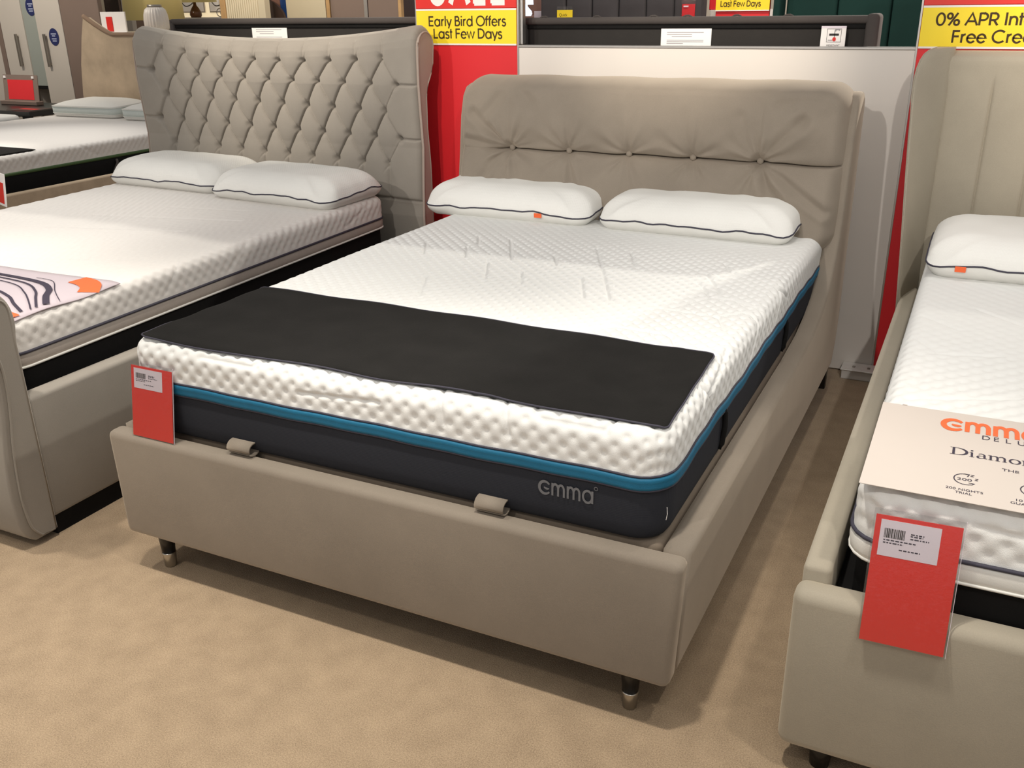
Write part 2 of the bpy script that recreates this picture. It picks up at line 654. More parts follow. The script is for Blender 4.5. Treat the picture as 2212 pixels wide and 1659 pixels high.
GLY = {
 'E': (0.54, [[(.08, 0), (.08, .72)], [(.04, .68), (.47, .68)], [(.08, .37), (.44, .37)], [(.04, .04), (.47, .04)]]),
 'a': (0.62, [arc(.29, .25, .22, .24, 0, 360, 26), [(.52, 0), (.52, .51)]]),
 'r': (0.33, [[(.09, 0), (.09, .51)], arc(.27, .28, .18, .2, 180, 85, 8)]),
 'l': (0.20, [[(.09, 0), (.09, .74)]]),
 'y': (0.48, [[(.03, .51), (.24, .02)], [(.45, .51), (.17, -.17)]]),
 'B': (0.55, [[(.08, 0), (.08, .72)], [(.08, .68), (.25, .68)]+arc(.25, .535, .15, .145, 90, -90, 10)+[(.08, .39)], [(.25, .39)]+arc(.28, .215, .19, .175, 90, -90, 12)+[(.08, .04)]]),
 'i': (0.20, [[(.09, 0), (.09, .51)], [(.09, .63), (.09, .73)]]),
 'd': (0.62, [arc(.29, .25, .22, .24, 0, 360, 26), [(.52, 0), (.52, .74)]]),
 'O': (0.82, [arc(.41, .36, .35, .34, 0, 360, 32)]),
 'f': (0.28, [[(.12, 0), (.12, .56)]+arc(.25, .56, .13, .14, 180, 90, 8), [(.01, .48), (.26, .48)]]),
 'e': (0.56, [[(.06, .27), (.49, .27)]+arc(.275, .25, .215, .235, 5, 325, 26)]),
 's': (0.42, [arc(.21, .375, .13, .115, 25, 250, 12)+arc(.2, .135, .15, .13, 70, -155, 12)]),
 'L': (0.46, [[(.08, 0), (.08, .72)], [(.04, .04), (.42, .04)]]),
 't': (0.26, [[(.12, 0), (.12, .7)], [(.01, .48), (.24, .48)]]),
 'F': (0.48, [[(.08, 0), (.08, .72)], [(.04, .68), (.43, .68)], [(.08, .37), (.40, .37)]]),
 'w': (0.70, [[(.03, .51), (.19, .03), (.35, .5), (.51, .03), (.67, .51)]]),
 'D': (0.66, [[(.08, 0), (.08, .72)], [(.04, .68), (.26, .68)]+arc(.26, .36, .32, .32, 90, -90, 18)+[(.04, .04)]]),
 '0': (0.56, [arc(.27, .36, .21, .34, 0, 360, 28)]),
 '%': (0.76, [arc(.19, .54, .13, .15, 0, 360, 18), arc(.57, .17, .13, .15, 0, 360, 18), [(.17, 0), (.59, .72)]]),
 'A': (0.68, [[(.03, 0), (.34, .70), (.65, 0)], [(.14, .23), (.54, .23)]]),
 'P': (0.54, [[(.08, 0), (.08, .72)], [(.08, .68), (.28, .68)]+arc(.28, .49, .19, .19, 90, -90, 12)+[(.08, .30)]]),
 'R': (0.56, [[(.08, 0), (.08, .72)], [(.08, .68), (.28, .68)]+arc(.28, .49, .19, .19, 90, -90, 12)+[(.08, .30)], [(.27, .30), (.48, 0)]]),
 'I': (0.20, [[(.09, 0), (.09, .72)]]),
 'n': (0.52, [[(.09, 0), (.09, .51)], arc(.265, .28, .175, .2, 180, 0, 14)+[(.44, 0)]]),
 'C': (0.76, [arc(.41, .36, .35, .34, 45, 315, 28)]),
 'm': (0.80, [[(.09, 0), (.09, .51)], arc(.24, .30, .15, .18, 180, 0, 12)+[(.39, 0)], arc(.54, .30, .15, .18, 180, 0, 12)+[(.69, 0)]]),
 'S': (0.56, [arc(.28, .52, .17, .16, 20, 260, 14)+arc(.27, .2, .2, .16, 80, -160, 14)]),
 ' ': (0.25, []),
}


def stroke_text(s, w=0.085, track=0.0, gl=GLY):
    parts, x = [], 0
    for ch in s:
        adv, pls = gl[ch]
        for pl in pls:
            v, f = ribbon([(p[0]+x, p[1]) for p in pl], w)
            parts.append((v, f))
        x += adv+track
    V, F = stack(parts)
    return V, F, x-track


def fit_text(s, x0, x1, ybase, cap, w=0.085, track=0.0):
    """stroke text scaled to run from x0 to x1 with the given cap height"""
    V, F, adv = stroke_text(s, w, track)
    V = V.copy()
    a, b = V[:, 0].min(), V[:, 0].max()
    V[:, 0] = x0+(V[:, 0]-a)/(b-a)*(x1-x0)
    V[:, 1] = ybase+V[:, 1]*cap/0.72
    return V, F


def font_text(s, size):
    """outline of the built-in font as 2D mesh data"""
    cu = bpy.data.curves.new('glyphs', 'FONT')
    cu.body = s
    cu.size = size
    ob = bpy.data.objects.new('glyphs', cu)
    COL.objects.link(ob)
    dg = bpy.context.evaluated_depsgraph_get()
    me = bpy.data.meshes.new_from_object(ob.evaluated_get(dg))
    V = np.array([v.co[:2] for v in me.vertices])
    F = [tuple(p.vertices) for p in me.polygons]
    bpy.data.objects.remove(ob)
    bpy.data.curves.remove(cu)
    bpy.data.meshes.remove(me)
    return V, F


def fit_font(s, x0, x1, ybase, cap=None):
    V, F = font_text(s, 1.0)
    a, b = V[:, 0].min(), V[:, 0].max()
    k = (x1-x0)/(b-a)
    V = V.copy()
    V[:, 0] = x0+(V[:, 0]-a)*k
    ky = k if cap is None else cap/(V[:, 1].max())
    V[:, 1] = ybase+V[:, 1]*ky
    return V, F


# ------------------------------------------------------------------ surface patterns
def seg_dist(U, a, b):
    a, b = np.array(a), np.array(b)
    d = b-a
    t = np.clip(((U-a) @ d)/(d @ d+1e-12), 0, 1)
    return np.hypot(U[:, 0]-a[0]-t*d[0], U[:, 1]-a[1]-t*d[1])


def dimples(U, P=0.046, depth=0.0042, s=0.0085, puff=0.0012):
    h = -puff*np.cos(2*PI*U[:, 0]/P)*np.cos(2*PI*U[:, 1]/P)
    for off in (0.0, 0.5):
        a = U[:, 0]/P-off
        b = U[:, 1]/P-off
        da = (a-np.round(a))*P
        db = (b-np.round(b))*P
        h -= depth*np.exp(-(da*da+db*db)/(s*s))
    return h


def grooves(U, lines, depth=0.006, w=0.006):
    dm = np.full(len(U), 9.0)
    for pl in lines:
        for a, b in zip(pl[:-1], pl[1:]):
            dm = np.minimum(dm, seg_dist(U, a, b))
    return dm, -depth*np.exp(-(dm/w)**2)


def padded_cover(x0, x1, y0, y1, zb, zt, R, r, step, pattern, side_step=None):
    """mattress cover: rounded slab with relief; pattern(U, region) gives the offset along the normal"""
    P, N = rrect(x0, x1, y0, y1, R, step)
    c = np.array([(x0+x1)/2, (y0+y1)/2])
    rings, norms, us = [], [], []
    ss = side_step or step
    # side from the bottom
    nside = max(2, int(round((zt-r-zb)/ss)))
    quarter = r*PI/2
    for i in range(nside+1):
        z = zb+(zt-r-zb)*i/nside
        d = (zt-r-z)+quarter
        rings.append(np.column_stack([P, np.full(len(P), z)]))
        norms.append(np.column_stack([N, np.zeros(len(P))]))
        us.append(P-N*r+N*d)
    na = max(3, int(round(quarter/ss)))
    for i in range(1, na+1):
        a = PI/2*i/na
        Q = P-N*r+N*r*math.cos(a)
        rings.append(np.column_stack([Q, np.full(len(P), zt-r+r*math.sin(a))]))
        norms.append(np.column_stack([N*math.cos(a), np.full(len(P), math.sin(a))]))
        us.append(P-N*r+N*(r*(PI/2-a)))
    Q0 = P-N*r
    nt = max(4, int(round(((x1-x0)/2-r)/step)))
    for i in range(1, nt+1):
        s = 1-i/nt*0.9995
        Q = c+(Q0-c)*s
        rings.append(np.column_stack([Q, np.full(len(P), zt)]))
        norms.append(np.column_stack([np.zeros_like(N), np.ones(len(P))]))
        us.append(Q)
    V = np.concatenate(rings)
    Nn = np.concatenate(norms)
    U = np.concatenate(us)
    h = pattern(U, V)
    V = V+Nn*h[:, None]
    n = len(P)
    idx = np.arange(n)
    nx = (idx+1) % n
    Fq = np.concatenate([np.stack([j*n+idx, j*n+nx, (j+1)*n+nx, (j+1)*n+idx], 1) for j in range(len(rings)-1)])
    return V, Fq


def band(x0, x1, y0, y1, z0, z1, R, bulge=0.0, step=0.03, n=5, tuck=0.0):
    """plain rounded side band of a mattress, closed"""
    P, N = rrect(x0, x1, y0, y1, R, step)
    rings = []
    for i in range(n+1):
        t = i/n
        off = bulge*math.sin(PI*t)
        if tuck and t < 0.34:
            off -= tuck*(1-math.sqrt(max(0, 1-(1-t/0.34)**2)))
        rings.append(np.column_stack([P+N*off, np.full(len(P), z0+(z1-z0)*t)]))
    return loft(rings)


def make_pillow_shapes(w, d, h, zs, R=0.07, seed=0):
    """returns (top dome, border, piping path) in local coordinates centred on the base"""
    r_ = np.random.default_rng(seed)
    P, N = rrect(-w/2, w/2, -d/2, d/2, R, 0.012)
    n = len(P)
    s = np.arange(n)/n*2*PI
    # soft corners pull out to a small point; edge waviness
    wob = sum(a*np.sin(k*s+p) for a, k, p in zip(r_.uniform(0.0008, 0.0022, 6), (3, 5, 8, 11, 17, 23), r_.uniform(0, 6, 6)))
    corner = np.exp(-((np.abs(P[:, 0])-w/2)/0.09)**2-((np.abs(P[:, 1])-d/2)/0.09)**2)
    zseam = zs+wob-0.010*corner
    rings = []
    for t in np.linspace(0, 1, 9):          # lower border
        inset = 0.030*(1-t)**1.5 - 0.004*math.sin(PI*t)
        Q = P-N*inset
        rings.append(np.column_stack([Q, 0.003+(zseam-0.003)*t]))
    border = loft(rings)
    rings = []
    ns = 42
    for i in range(ns+1):
        q = i/ns
        f = (1-q*0.9995)
        u = np.abs(P[:, 0])/(w/2)*f
        v = np.abs(P[:, 1])/(d/2)*f
        e = np.clip(1-np.maximum(u, v)**1.0, 0, 1)
        ex = np.clip(1-u, 0, 1)*(w/2)
        ey = np.clip(1-v, 0, 1)*(d/2)
        qx, qy = np.clip(1-ex/0.115, 0, 1), np.clip(1-ey/0.125, 0, 1)
        rise = np.sqrt(1-qx**2.2)*np.sqrt(1-qy**2.2)
        if i == 0:
            rise0 = rise.copy()
        rise = np.clip((rise-rise0)/(1-rise0), 0, 1)
        dome = rise*(0.93+0.07*(1-u*u)*(1-v*v))
        z = zseam*(1-rise)+zs*rise + (h-zs)*dome
        rings.append(np.column_stack([P*f, z]))
    V = np.concatenate(rings)
    V[:, 2] += 0.0016*np.sin(V[:, 0]*31+1+seed)*np.sin(V[:, 1]*27+2)
    idx = np.arange(n)
    nx = (idx+1) % n
    Fq = np.concatenate([np.stack([j*n+idx, j*n+nx, (j+1)*n+nx, (j+1)*n+idx], 1) for j in range(ns)])
    path = np.column_stack([P+N*0.0015, zseam])
    return (V, Fq), border, tube(path[::2], 0.0028, 6, True)


def shift(VF, d):
    return np.asarray(VF[0])+np.array(d), VF[1]


def put_pillow(loc, rot, label, group, size=(0.72, 0.42, 0.135), seed=0, tab=None, zs=0.052, plain_pipe=False):
    dome, border, pipe = make_pillow_shapes(*size, zs=zs, seed=seed)
    t = thing('pillow', label, 'pillow', (0, 0, 0), group)
    a = make('pillow_cover', dome[0], dome[1], M['pillow'], t, True)
    make('pillow_border', border[0], border[1], M['pillow_plain'], t, True)
    make('piping', pipe[0], pipe[1], M['pillow_plain'] if plain_pipe else M['piping'], t, True)
    if tab is not None:
        V, F = rbox(tab-0.016, tab+0.016, -size[1]/2-0.006, -size[1]/2-0.003, zs-0.017, zs+0.001, 0.0008, 1)
        lab(make('brand_tab', V, F, M['orange'], t), 'small orange fabric tab on the front seam')
    t.location = loc
    t.rotation_euler = rot
    return t


# ================================================================== SETTING
V, F = rbox(-11, 7, -5, 11, -0.05, 0.0)
struct(make('floor', V, F, M['carpet'], loc=(0, 0, 0)), 'beige cut-pile showroom carpet')

wall = bpy.data.objects.new('wall_back', None)
COL.objects.link(wall)
wall.location = (0, 2.44, 0)
ORIG['wall_back'] = Vector((0, 2.44, 0))
struct(wall, 'low display partition of white boards and red boards behind the beds')
for x0, x1 in ((-2.02, -0.437), (0.092, 1.757), (2.292, 3.96)):
    V, F = rbox(x0, x1, 2.44, 2.475, 0.006, 1.318, 0.002, 1)
    lab(make('board', V, F, M['white_board'], wall), 'plain white board')
    V, F = rbox(x0, x1, 2.436, 2.479, 1.318, 1.328, 0.002, 1)
    make('metal_trim', V, F, M['alu'], wall)
for x0, x1 in ((-0.434, 0.089), (1.761, 2.288)):
    V, F = rbox(x0, x1, 2.437, 2.477, 0.0, 1.86, 0.002, 1)
    lab(make('board', V, F, M['red_panel'], wall), 'tall glossy red board')
    for xa in (x0-0.002, x1+0.002):
        V, F = rbox(xa-0.004, xa+0.004, 2.436, 2.478, 0.0, 1.86, 0.001, 1)
        make('edge_strip', V, F, M['alu'], wall)
V, F = rbox(0.095, 0.109, 2.45, 2.485, 1.33, 1.86, 0.004, 2)
lab(make('post', V, F, M['alu'], wall), 'slim aluminium post beside the red board')

V, F = rbox(-11, 7, 10.0, 10.1, 0, 3.4)
struct(make('wall_far', V, F, M['back_wall']), 'pale far wall of the showroom')
V, F = rbox(-10.6, -10.5, -5, 10, 0, 3.4)
struct(make('wall_left', V, F, M['back_wall']), 'pale left wall of the showroom')


def emma_e(w):
    """smiling open e: outer arc plus small inner smile"""
    v1, f1 = ribbon(arc(.33, .26, .28, .25, 38, 322, 30), [w*(0.75+0.55*math.sin(PI*i/30)) for i in range(31)])
    v2, f2 = ribbon(arc(.44, .43, .24, .20, 228, 295, 10), [w*(0.45+0.4*math.sin(PI*i/10)) for i in range(11)])
    return (v1, f1), (v2, f2)


def emma_word(w=0.115):
    parts = list(emma_e(w))
    x = 0.62
    for ch in 'mm':
        adv, pls = GLY[ch]
        for pl in pls:
            v, f = ribbon([(p[0]*0.95+x, p[1]) for p in pl], w)
            parts.append((v, f))
        x += adv*0.95
    for pl in GLY['a'][1]:
        v, f = ribbon([(p[0]+x, p[1]) for p in pl], w)
        parts.append((v, f))
    x += 0.60
    V, F = stack(parts)
    return V, F, x


# ---- sale signs on the red boards
def sign_board(name, label, x0, x1, z0, z1, mat, y=2.432):
    t = thing(name, label, 'sign', ((x0+x1)/2, y, z0))
    V, F = rbox(x0, x1, y, y+0.004, z0, z1, 0.0005, 1)
    make('sign_sheet', V, F, mat, t)
    return t


def lettering(parent, VF2, o, ux, uy, mat, name='lettering'):
    V, F = place2d(VF2[0], VF2[1], o, ux, uy)
    return make(name, V, F, mat, parent)


UX, UZ = (1, 0, 0), (0, 0, 1)
ys = 2.4312
s1 = sign_board('offer_sign', 'yellow Early Bird Offers sign on the red board left of the white wall', -0.432, 0.086, 1.326, 1.482, M['yellow'])
for z0, z1 in ((1.326, 1.333), (1.475, 1.482)):
    V, F = quad((0, ys+0.0004, 0), UX, UZ, -0.432, 0.086, z0, z1)
    make('white_border', V, F, M['white_paper'], s1)
lettering(s1, fit_text('Early Bird Offers', -0.366, 0.036, 1.4085, 0.0425, 0.112), (0, ys, 0), UX, UZ, M['ink_brown'])
lettering(s1, fit_text('Last Few Days', -0.342, 0.016, 1.3550, 0.0425, 0.112), (0, ys, 0), UX, UZ, M['ink_brown'])
s2 = sign_board('sale_sign', 'red sign with cut-off white SALE letters above the yellow Early Bird sign', -0.432, 0.086, 1.484, 1.84, M['red'])
lettering(s2, fit_text('SALE', -0.352, 0.03, 1.503, 0.15, 0.165, 0.13), (0, ys, 0), UX, UZ, M['white_paper'])
s3 = sign_board('offer_sign', 'yellow 0% APR sign on the red board behind the right bed', 1.764, 2.286, 1.324, 1.474, M['yellow'])
for z0, z1 in ((1.324, 1.331), (1.467, 1.474)):
    V, F = quad((0, ys+0.0004, 0), UX, UZ, 1.764, 2.286, z0, z1)
    make('white_border', V, F, M['white_paper'], s3)
lettering(s3, fit_text('0% APR Interest', 1.812, 2.238, 1.405, 0.043, 0.112), (0, ys, 0), UX, UZ, M['ink_brown'])
lettering(s3, fit_text('Free Credit', 1.875, 2.175, 1.345, 0.043, 0.112), (0, ys, 0), UX, UZ, M['ink_brown'])
s4 = sign_board('sale_sign', 'red strip of sign above the yellow 0% APR sign', 1.764, 2.286, 1.476, 1.84, M['red'])

# ---- socket box on the floor at the foot of the white wall
t = thing('socket_box', 'white plastic socket box on the carpet against the white wall', 'socket', (1.70, 2.38, 0))
V, F = rbox(1.645, 1.83, 2.345, 2.43, 0.0, 0.040, 0.004, 2)
make('box', V, F, M['plastic_white'], t)
V, F = rbox(1.64, 1.84, 2.338, 2.436, 0.040, 0.046, 0.002, 1)
make('lid', V, F, M['plastic_white'], t)
for xx in (1.69, 1.75):
    V, F = rbox(xx-0.006, xx+0.006, 2.375, 2.395, 0.0455, 0.0475)
    make('slot', V, F, M['brushed'], t)

# ================================================================== MAIN BED
bed = thing('upholstered_bed', 'taupe velvet ottoman bed with button headboard in the middle', 'bed', (0.81, 1.1, 0))


def foot_fn(x, y, z):
    k = (0.428-z)/0.31
    x2 = 0.81+(x-0.81)*(1-0.018*k)
    return (x2, y-0.004*k if y < 0.03 else y, z)


V, F = rbox(0.0, 1.62, -0.006, 0.052, 0.118, 0.430, 0.018, 4, foot_fn)
make('footboard', V, F, M['taupe'], bed, True)
wing = [(0.056, 0.430), (0.4, 0.430), (0.8, 0.428), (1.3, 0.428), (1.55, 0.440), (1.70, 0.466), (1.80, 0.503), (1.88, 0.553), (1.94, 0.615), (1.98, 0.69), (2.005, 0.79),
        (2.025, 0.92), (2.045, 1.06), (2.07, 1.14), (2.10, 1.175), (2.14, 1.186), (2.20, 1.184), (2.235, 1.165), (2.25, 1.13), (2.25, 0.30), (2.23, 0.20), (2.17, 0.118), (0.056, 0.118)]
for x0, x1 in ((0.0, 0.062), (1.558, 1.62)):
    V, F = prism(wing, 'x', x0, x1, 0.014, 3)
    k_ = np.clip((0.428-V[:, 2])/0.31, 0, 1)*np.clip((1.9-V[:, 1])/0.5, 0, 1)
    V[:, 0] += np.sign(0.81-V[:, 0])*0.0145*k_
    make('side_rail', V, F, M['taupe'], bed, True)
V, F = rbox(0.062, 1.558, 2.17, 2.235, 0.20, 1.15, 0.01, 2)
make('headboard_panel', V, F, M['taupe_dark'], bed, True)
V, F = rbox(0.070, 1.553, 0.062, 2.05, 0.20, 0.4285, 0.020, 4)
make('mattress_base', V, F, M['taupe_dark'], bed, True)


# padded headboard cushion with five buttons
def cushion():
    x0, x1, z0, z1, th = 0.018, 1.602, 0.62, 1.222, 0.135
    NX, NZ = 330, 320
    u = np.linspace(0, 1, NX)
    v = np.linspace(0, 1, NZ)
    uu, vv = np.meshgrid(u, v, indexing='ij')
    X = x0+uu*(x1-x0)
    Z = z0+vv*(z1-z0)
    dl = np.minimum(X-x0, x1-X)
    dz = np.minimum(Z-z0, z1-Z)
    re = 0.055

    def rnd(d, r):
        q = np.clip(1-d/r, 0, 1)
        return np.sqrt(np.clip(1-q*q, 0, 1))
    Rc = 0.085
    ca, cb = np.clip(1-dl/Rc, 0, 1), np.clip(1-dz/Rc, 0, 1)
    ca2, cb2 = ca*np.sqrt(1-cb*cb/2), cb*np.sqrt(1-ca*ca/2)
    X = X+(ca-ca2)*Rc*np.where(uu < 0.5, 1, -1)
    Z = Z+(cb-cb2)*Rc*np.where(vv < 0.5, 1, -1)
    edge_d = Rc*(1-np.hypot(ca2, cb2))
    prof = rnd(edge_d, re)
    y_back = 2.02+(Z-0.62)*0.23
    bx = np.array([0.262, 0.522, 0.779, 1.039, 1.297])
    zb = 0.940
    off = np.zeros_like(X)
    # horizontal tuft seam between the buttons (sagging a little) and out to the sides
    zs = zb+0.006*np.sin((X-0.262)/0.2588*2*PI)*0.3-0.004
    ds = Z-zs
    inside = 1/(1+np.exp(-(X-0.20)/0.02))/(1+np.exp((X-1.36)/0.04))
    right = 1/(1+np.exp(-(X-1.30)/0.02))
    left = 1/(1+np.exp((X-0.26)/0.03))
    off -= (0.019*inside+0.017*right+0.008*left)*np.exp(-np.abs(ds)/0.014)
    off -= 0.030*np.exp(-(ds/0.075)**2)*(0.4+0.6*inside)
    off -= 0.026*np.exp(-(ds/0.0032)**2)*np.clip(inside+right*0.8, 0, 1)
    for i, b in enumerate(bx):
        dx = X-b
        dzz = Z-zb
        r = np.hypot(dx, dzz)
        th_ = np.arctan2(dzz, dx)
        off -= 0.022*np.exp(-(r/0.030)**2)
        amp = (0.0060 if i in (0, 4) else 0.0042)
        pl = np.cos(th_*9+i*1.7)+0.6*np.cos(th_*14+i*0.9+1)
        off += amp*pl*np.exp(-(r/0.16)**2)*(1-np.exp(-(r/0.04)**2))
        # faint vertical seams above and below each button
        off -= 0.0035*np.exp(-(dx/0.006)**2)*np.exp(-np.abs(dzz)/0.25)
    # diagonal pulls out of the end buttons, and gathers in the top corners
    for (ax, az, bx_, bz, a, w) in ((1.297, .94, 1.46, .70, .012, .016), (1.297, .94, 1.40, .68, .010, .014), (1.297, .94, 1.56, .78, .008, .014), (1.297, .94, 1.22, 1.10, .006, .018), (1.297, .94, 1.44, 1.09, .006, .018),
                               (.262, .94, .10, 1.08, .008, .016), (.262, .94, .07, .97, .009, .014), (.262, .94, .08, .74, .009, .016), (.262, .94, .16, .70, .008, .014), (.522, .94, .60, .74, .006, .015), (1.039, .94, 1.08, .84, .005, .014),
                               (.262, 1.21, .16, 1.08, .007, .018), (.262, 1.21, .36, 1.12, .006, .02), (1.53, 1.19, 1.36, 1.14, .006, .02), (1.50, 1.2, 1.44, 1.08, .005, .02)):
        d = seg_dist(np.column_stack([X.ravel(), Z.ravel()]), (ax, az), (bx_, bz)).reshape(X.shape)
        far = 1-np.exp(-(((X-ax)**2+(Z-az)**2)/0.045**2))
        off -= far*(a*np.exp(-(d/w)**2)-a*0.6*np.exp(-((d-w*2.0)/w)**2))
    n = (np.sin(X*17+Z*9)*np.sin(Z*21-X*6)+0.5*np.sin(X*41+2)*np.sin(Z*33+X*11))*0.0022
    off += n
    off += 0.012*np.sin(PI*np.clip((Z-zb)/(z1-zb), 0, 1))
    Y = y_back-(th*prof)-off*prof
    # the puffed cushion also overhangs the wings at the top
    Xo = X+(uu-0.5)*0.0
    # slightly wavy outline
    Zo = Z+0.0018*np.sin(X*19+1)*np.exp(-(z1-Z)/0.05)
    front = np.stack([Xo, Y, Zo], -1).reshape(-1, 3)
    ii, jj = np.meshgrid(np.arange(NX-1), np.arange(NZ-1), indexing='ij')
    a = (ii*NZ+jj).ravel()
    Fq = np.stack([a, a+NZ, a+NZ+1, a+1], 1)
    # back skin sharing nothing (flat)
    back = np.stack([X[::NX-1, ::NZ-1], (y_back+0.004)[::NX-1, ::NZ-1], Z[::NX-1, ::NZ-1]], -1).reshape(-1, 3)
    F = [tuple(q) for q in Fq.tolist()]
    k = len(front)
    # rim as skirt onto the back corners
    rim = [i*NZ for i in range(NX)]+[(NX-1)*NZ+j for j in range(1, NZ)]+[i*NZ+NZ-1 for i in range(NX-2, -1, -1)]+[j for j in range(NZ-2, 0, -1)]
    F.append(tuple(k+i for i in range(len(rim))))
    front = np.concatenate([front, front[rim]])
    return front, F, [(b, zb) for b in bx], Y, X, Z


cV, cF, btn, cY, cX, cZ = cushion()
cush = make('headboard_cushion', cV, cF, M['taupe'], bed, True)


def button_mesh(r, t, n=16):
    """domed upholstered button facing -Y, centred on the origin"""
    V, F = [], []
    prof = [(1.0, 0.0), (0.98, -0.35), (0.8, -0.72), (0.45, -0.94), (0.02, -1.0)]
    for a, h in prof:
        for i in range(n):
            q = 2*PI*i/n
            V.append((a*r*math.cos(q), h*t, a*r*math.sin(q)))
    for j in range(len(prof)-1):
        for i in range(n):
            F.append((j*n+i, (j+1)*n+i, (j+1)*n+(i+1) % n, j*n+(i+1) % n))
    F.append(tuple(range(n)))
    F.append(tuple((len(prof)-1)*n+i for i in range(n))[::-1])
    return np.array(V), F


bV, bF = button_mesh(0.0125, 0.009)
b0 = None
for b, z in btn:
    i = int(np.argmin(np.abs(cX[:, 0]-b)))
    j = int(np.argmin(np.abs(cZ[0]-z)))
    y = float(cY[i-3:i+4, j-7:j+8].mean())-0.005
    if b0 is None:
        b0 = make('button', bV+np.array([0, 0, 0]), bF, M['taupe'], cush, True)
        b0.data.transform(Matrix.Translation(origin(bed)))
        ob = b0
    else:
        ob = b0.copy()
        COL.objects.link(ob)
        ob.parent = cush
    ob.location = (Vector((b, y, z))-origin(bed))

# loops used to lift the ottoman base
for xx in (0.445, 1.165):
    path = []
    for i in range(15):
        a = PI*(-0.10)+2*PI*0.93*i/14
        path.append((0.040-0.020*math.cos(a)*1.05, 0.449+0.0165*math.sin(a)))
    v, f = ribbon(path, 0.004)
    A = np.column_stack([np.full(len(v), xx-0.036), v])
    B = np.column_stack([np.full(len(v), xx+0.036), v])
    FF = []
    n = len(v)
    for q in f:
        FF.append(tuple(q))
        FF.append(tuple(i+n for i in q[::-1]))
    m = n//2
    for i in range(m-1):
        FF += [(2*i, 2*i+2, 2*i+2+n, 2*i+n), (2*i+1, 2*i+1+n, 2*i+3+n, 2*i+3)]
    FF += [(0, n, n+1, 1), (n-2, n-1, 2*n-1, 2*n-2)]
    lab(make('pull_loop', np.concatenate([A, B]), FF, M['taupe'], bed, True), 'folded fabric pull loop on the footboard edge')

for xx, yy in ((0.105, 0.045), (1.505, 0.045)):
    V, F = lathe([(0.024, 0.128), (0.0235, 0.11), (0.0185, 0.046)], (xx, yy, 0), 20)
    leg = make('leg', V, F, M['black_gloss'], bed, True)
    V, F = lathe([(0.0195, 0.047), (0.0198, 0.044), (0.0165, 0.003), (0.014, 0.0)], (xx, yy, 0), 20)
    lab(make('leg_cap', V, F, M['chrome'], leg, True), 'brushed metal leg cap')
for xx, yy in ((0.04, 2.16), (1.585, 2.21)):
    V, F = rbox(xx-0.018, xx+0.018, yy-0.022, yy+0.022, 0.0, 0.135, 0.003, 1)
    make('leg', V, F, M['black_gloss'], bed)

# ---- mattress on the main bed
MX0, MX1, MY0, MY1 = 0.068, 1.562, 0.045, 2.035
mat_main = thing('mattress', 'white dimpled mattress with teal band and charcoal base on the middle bed', 'mattress', (0.81, 1.03, 0.421))
LINES = [[(0.389, 1.462), (0.436, 1.363)], [(0.521, 1.462), (0.651, 1.199)], [(0.423, 1.306), (0.487, 1.168)], [(0.587, 1.148), (0.679, 0.951)], [(0.253, 1.304), (0.328, 1.157)], [(0.493, 0.898), (0.584, 0.701)], [(0.752, 1.065), (0.808, 0.948)], [(0.768, 1.303), (0.823, 1.189)], [(0.861, 1.467), (1.123, 0.888), (1.044, 0.882), (0.955, 1.083)], [(0.99, 1.461), (1.06, 1.301)], [(1.294, 1.287), (1.307, 1.284), (1.404, 1.075)], [(1.308, 1.162), (1.328, 1.147), (1.383, 1.03)], [(1.328, 1.433), (1.371, 1.328), (1.417, 1.306)], [(1.123, 0.888), (1.285, 0.87), (1.454, 0.859), (1.498, 0.752)], [(1.31, 0.887), (1.383, 1.03), (1.459, 1.028), (1.508, 0.994), (1.60, 0.95)], [(1.457, 0.873), (1.509, 0.928), (1.56, 0.90), (1.64, 0.80)], [(1.169, 0.59), (1.221, 0.665), (1.381, 0.655), (1.412, 0.586)], [(1.541, 0.607), (1.577, 0.369)], [(1.022, 0.1), (1.042, -0.007)], [(1.178, 0.111), (1.207, -0.003)], [(1.256, 0.113), (1.26, 0.067), (1.275, 0.052), (1.424, 0.052), (1.444, 0.105)], [(0.118, 0.067), (0.221, 0.081), (0.335, 0.092)], [(0.328, 0.049), (0.49, 0.047), (0.513, 0.067), (0.545, 0.096), (0.566, 0.106)], [(0.635, 0.003), (0.87, 0.018)],
         [(1.60, 1.30), (1.545, 1.22), (1.63, 1.12)], [(1.60, 0.30), (1.55, 0.36), (1.66, 0.42)]]


def main_pattern(U, V):
    side = 1/(1+np.exp((V[:, 2]-0.672)/0.006))
    h = dimples(U, 0.046, 0.0098, 0.0066, 0.0003)*(1-side)+dimples(U, 0.046, 0.0046, 0.0080, 0.0007)*side
    dm, g = grooves(U, LINES, 0.0075, 0.0045)
    k = np.clip(dm/0.012, 0, 1)
    big = 0.0015*np.sin(U[:, 0]*9+1)*np.sin(U[:, 1]*7)
    # flatter under the pillows
    flat = 1/(1+np.exp((U[:, 1]-1.50)/0.06))
    edge = 1/(1+np.exp(-(V[:, 2]-0.597)/0.003))
    return (h*k*(0.15+0.85*flat)+g+big*0.6)*edge


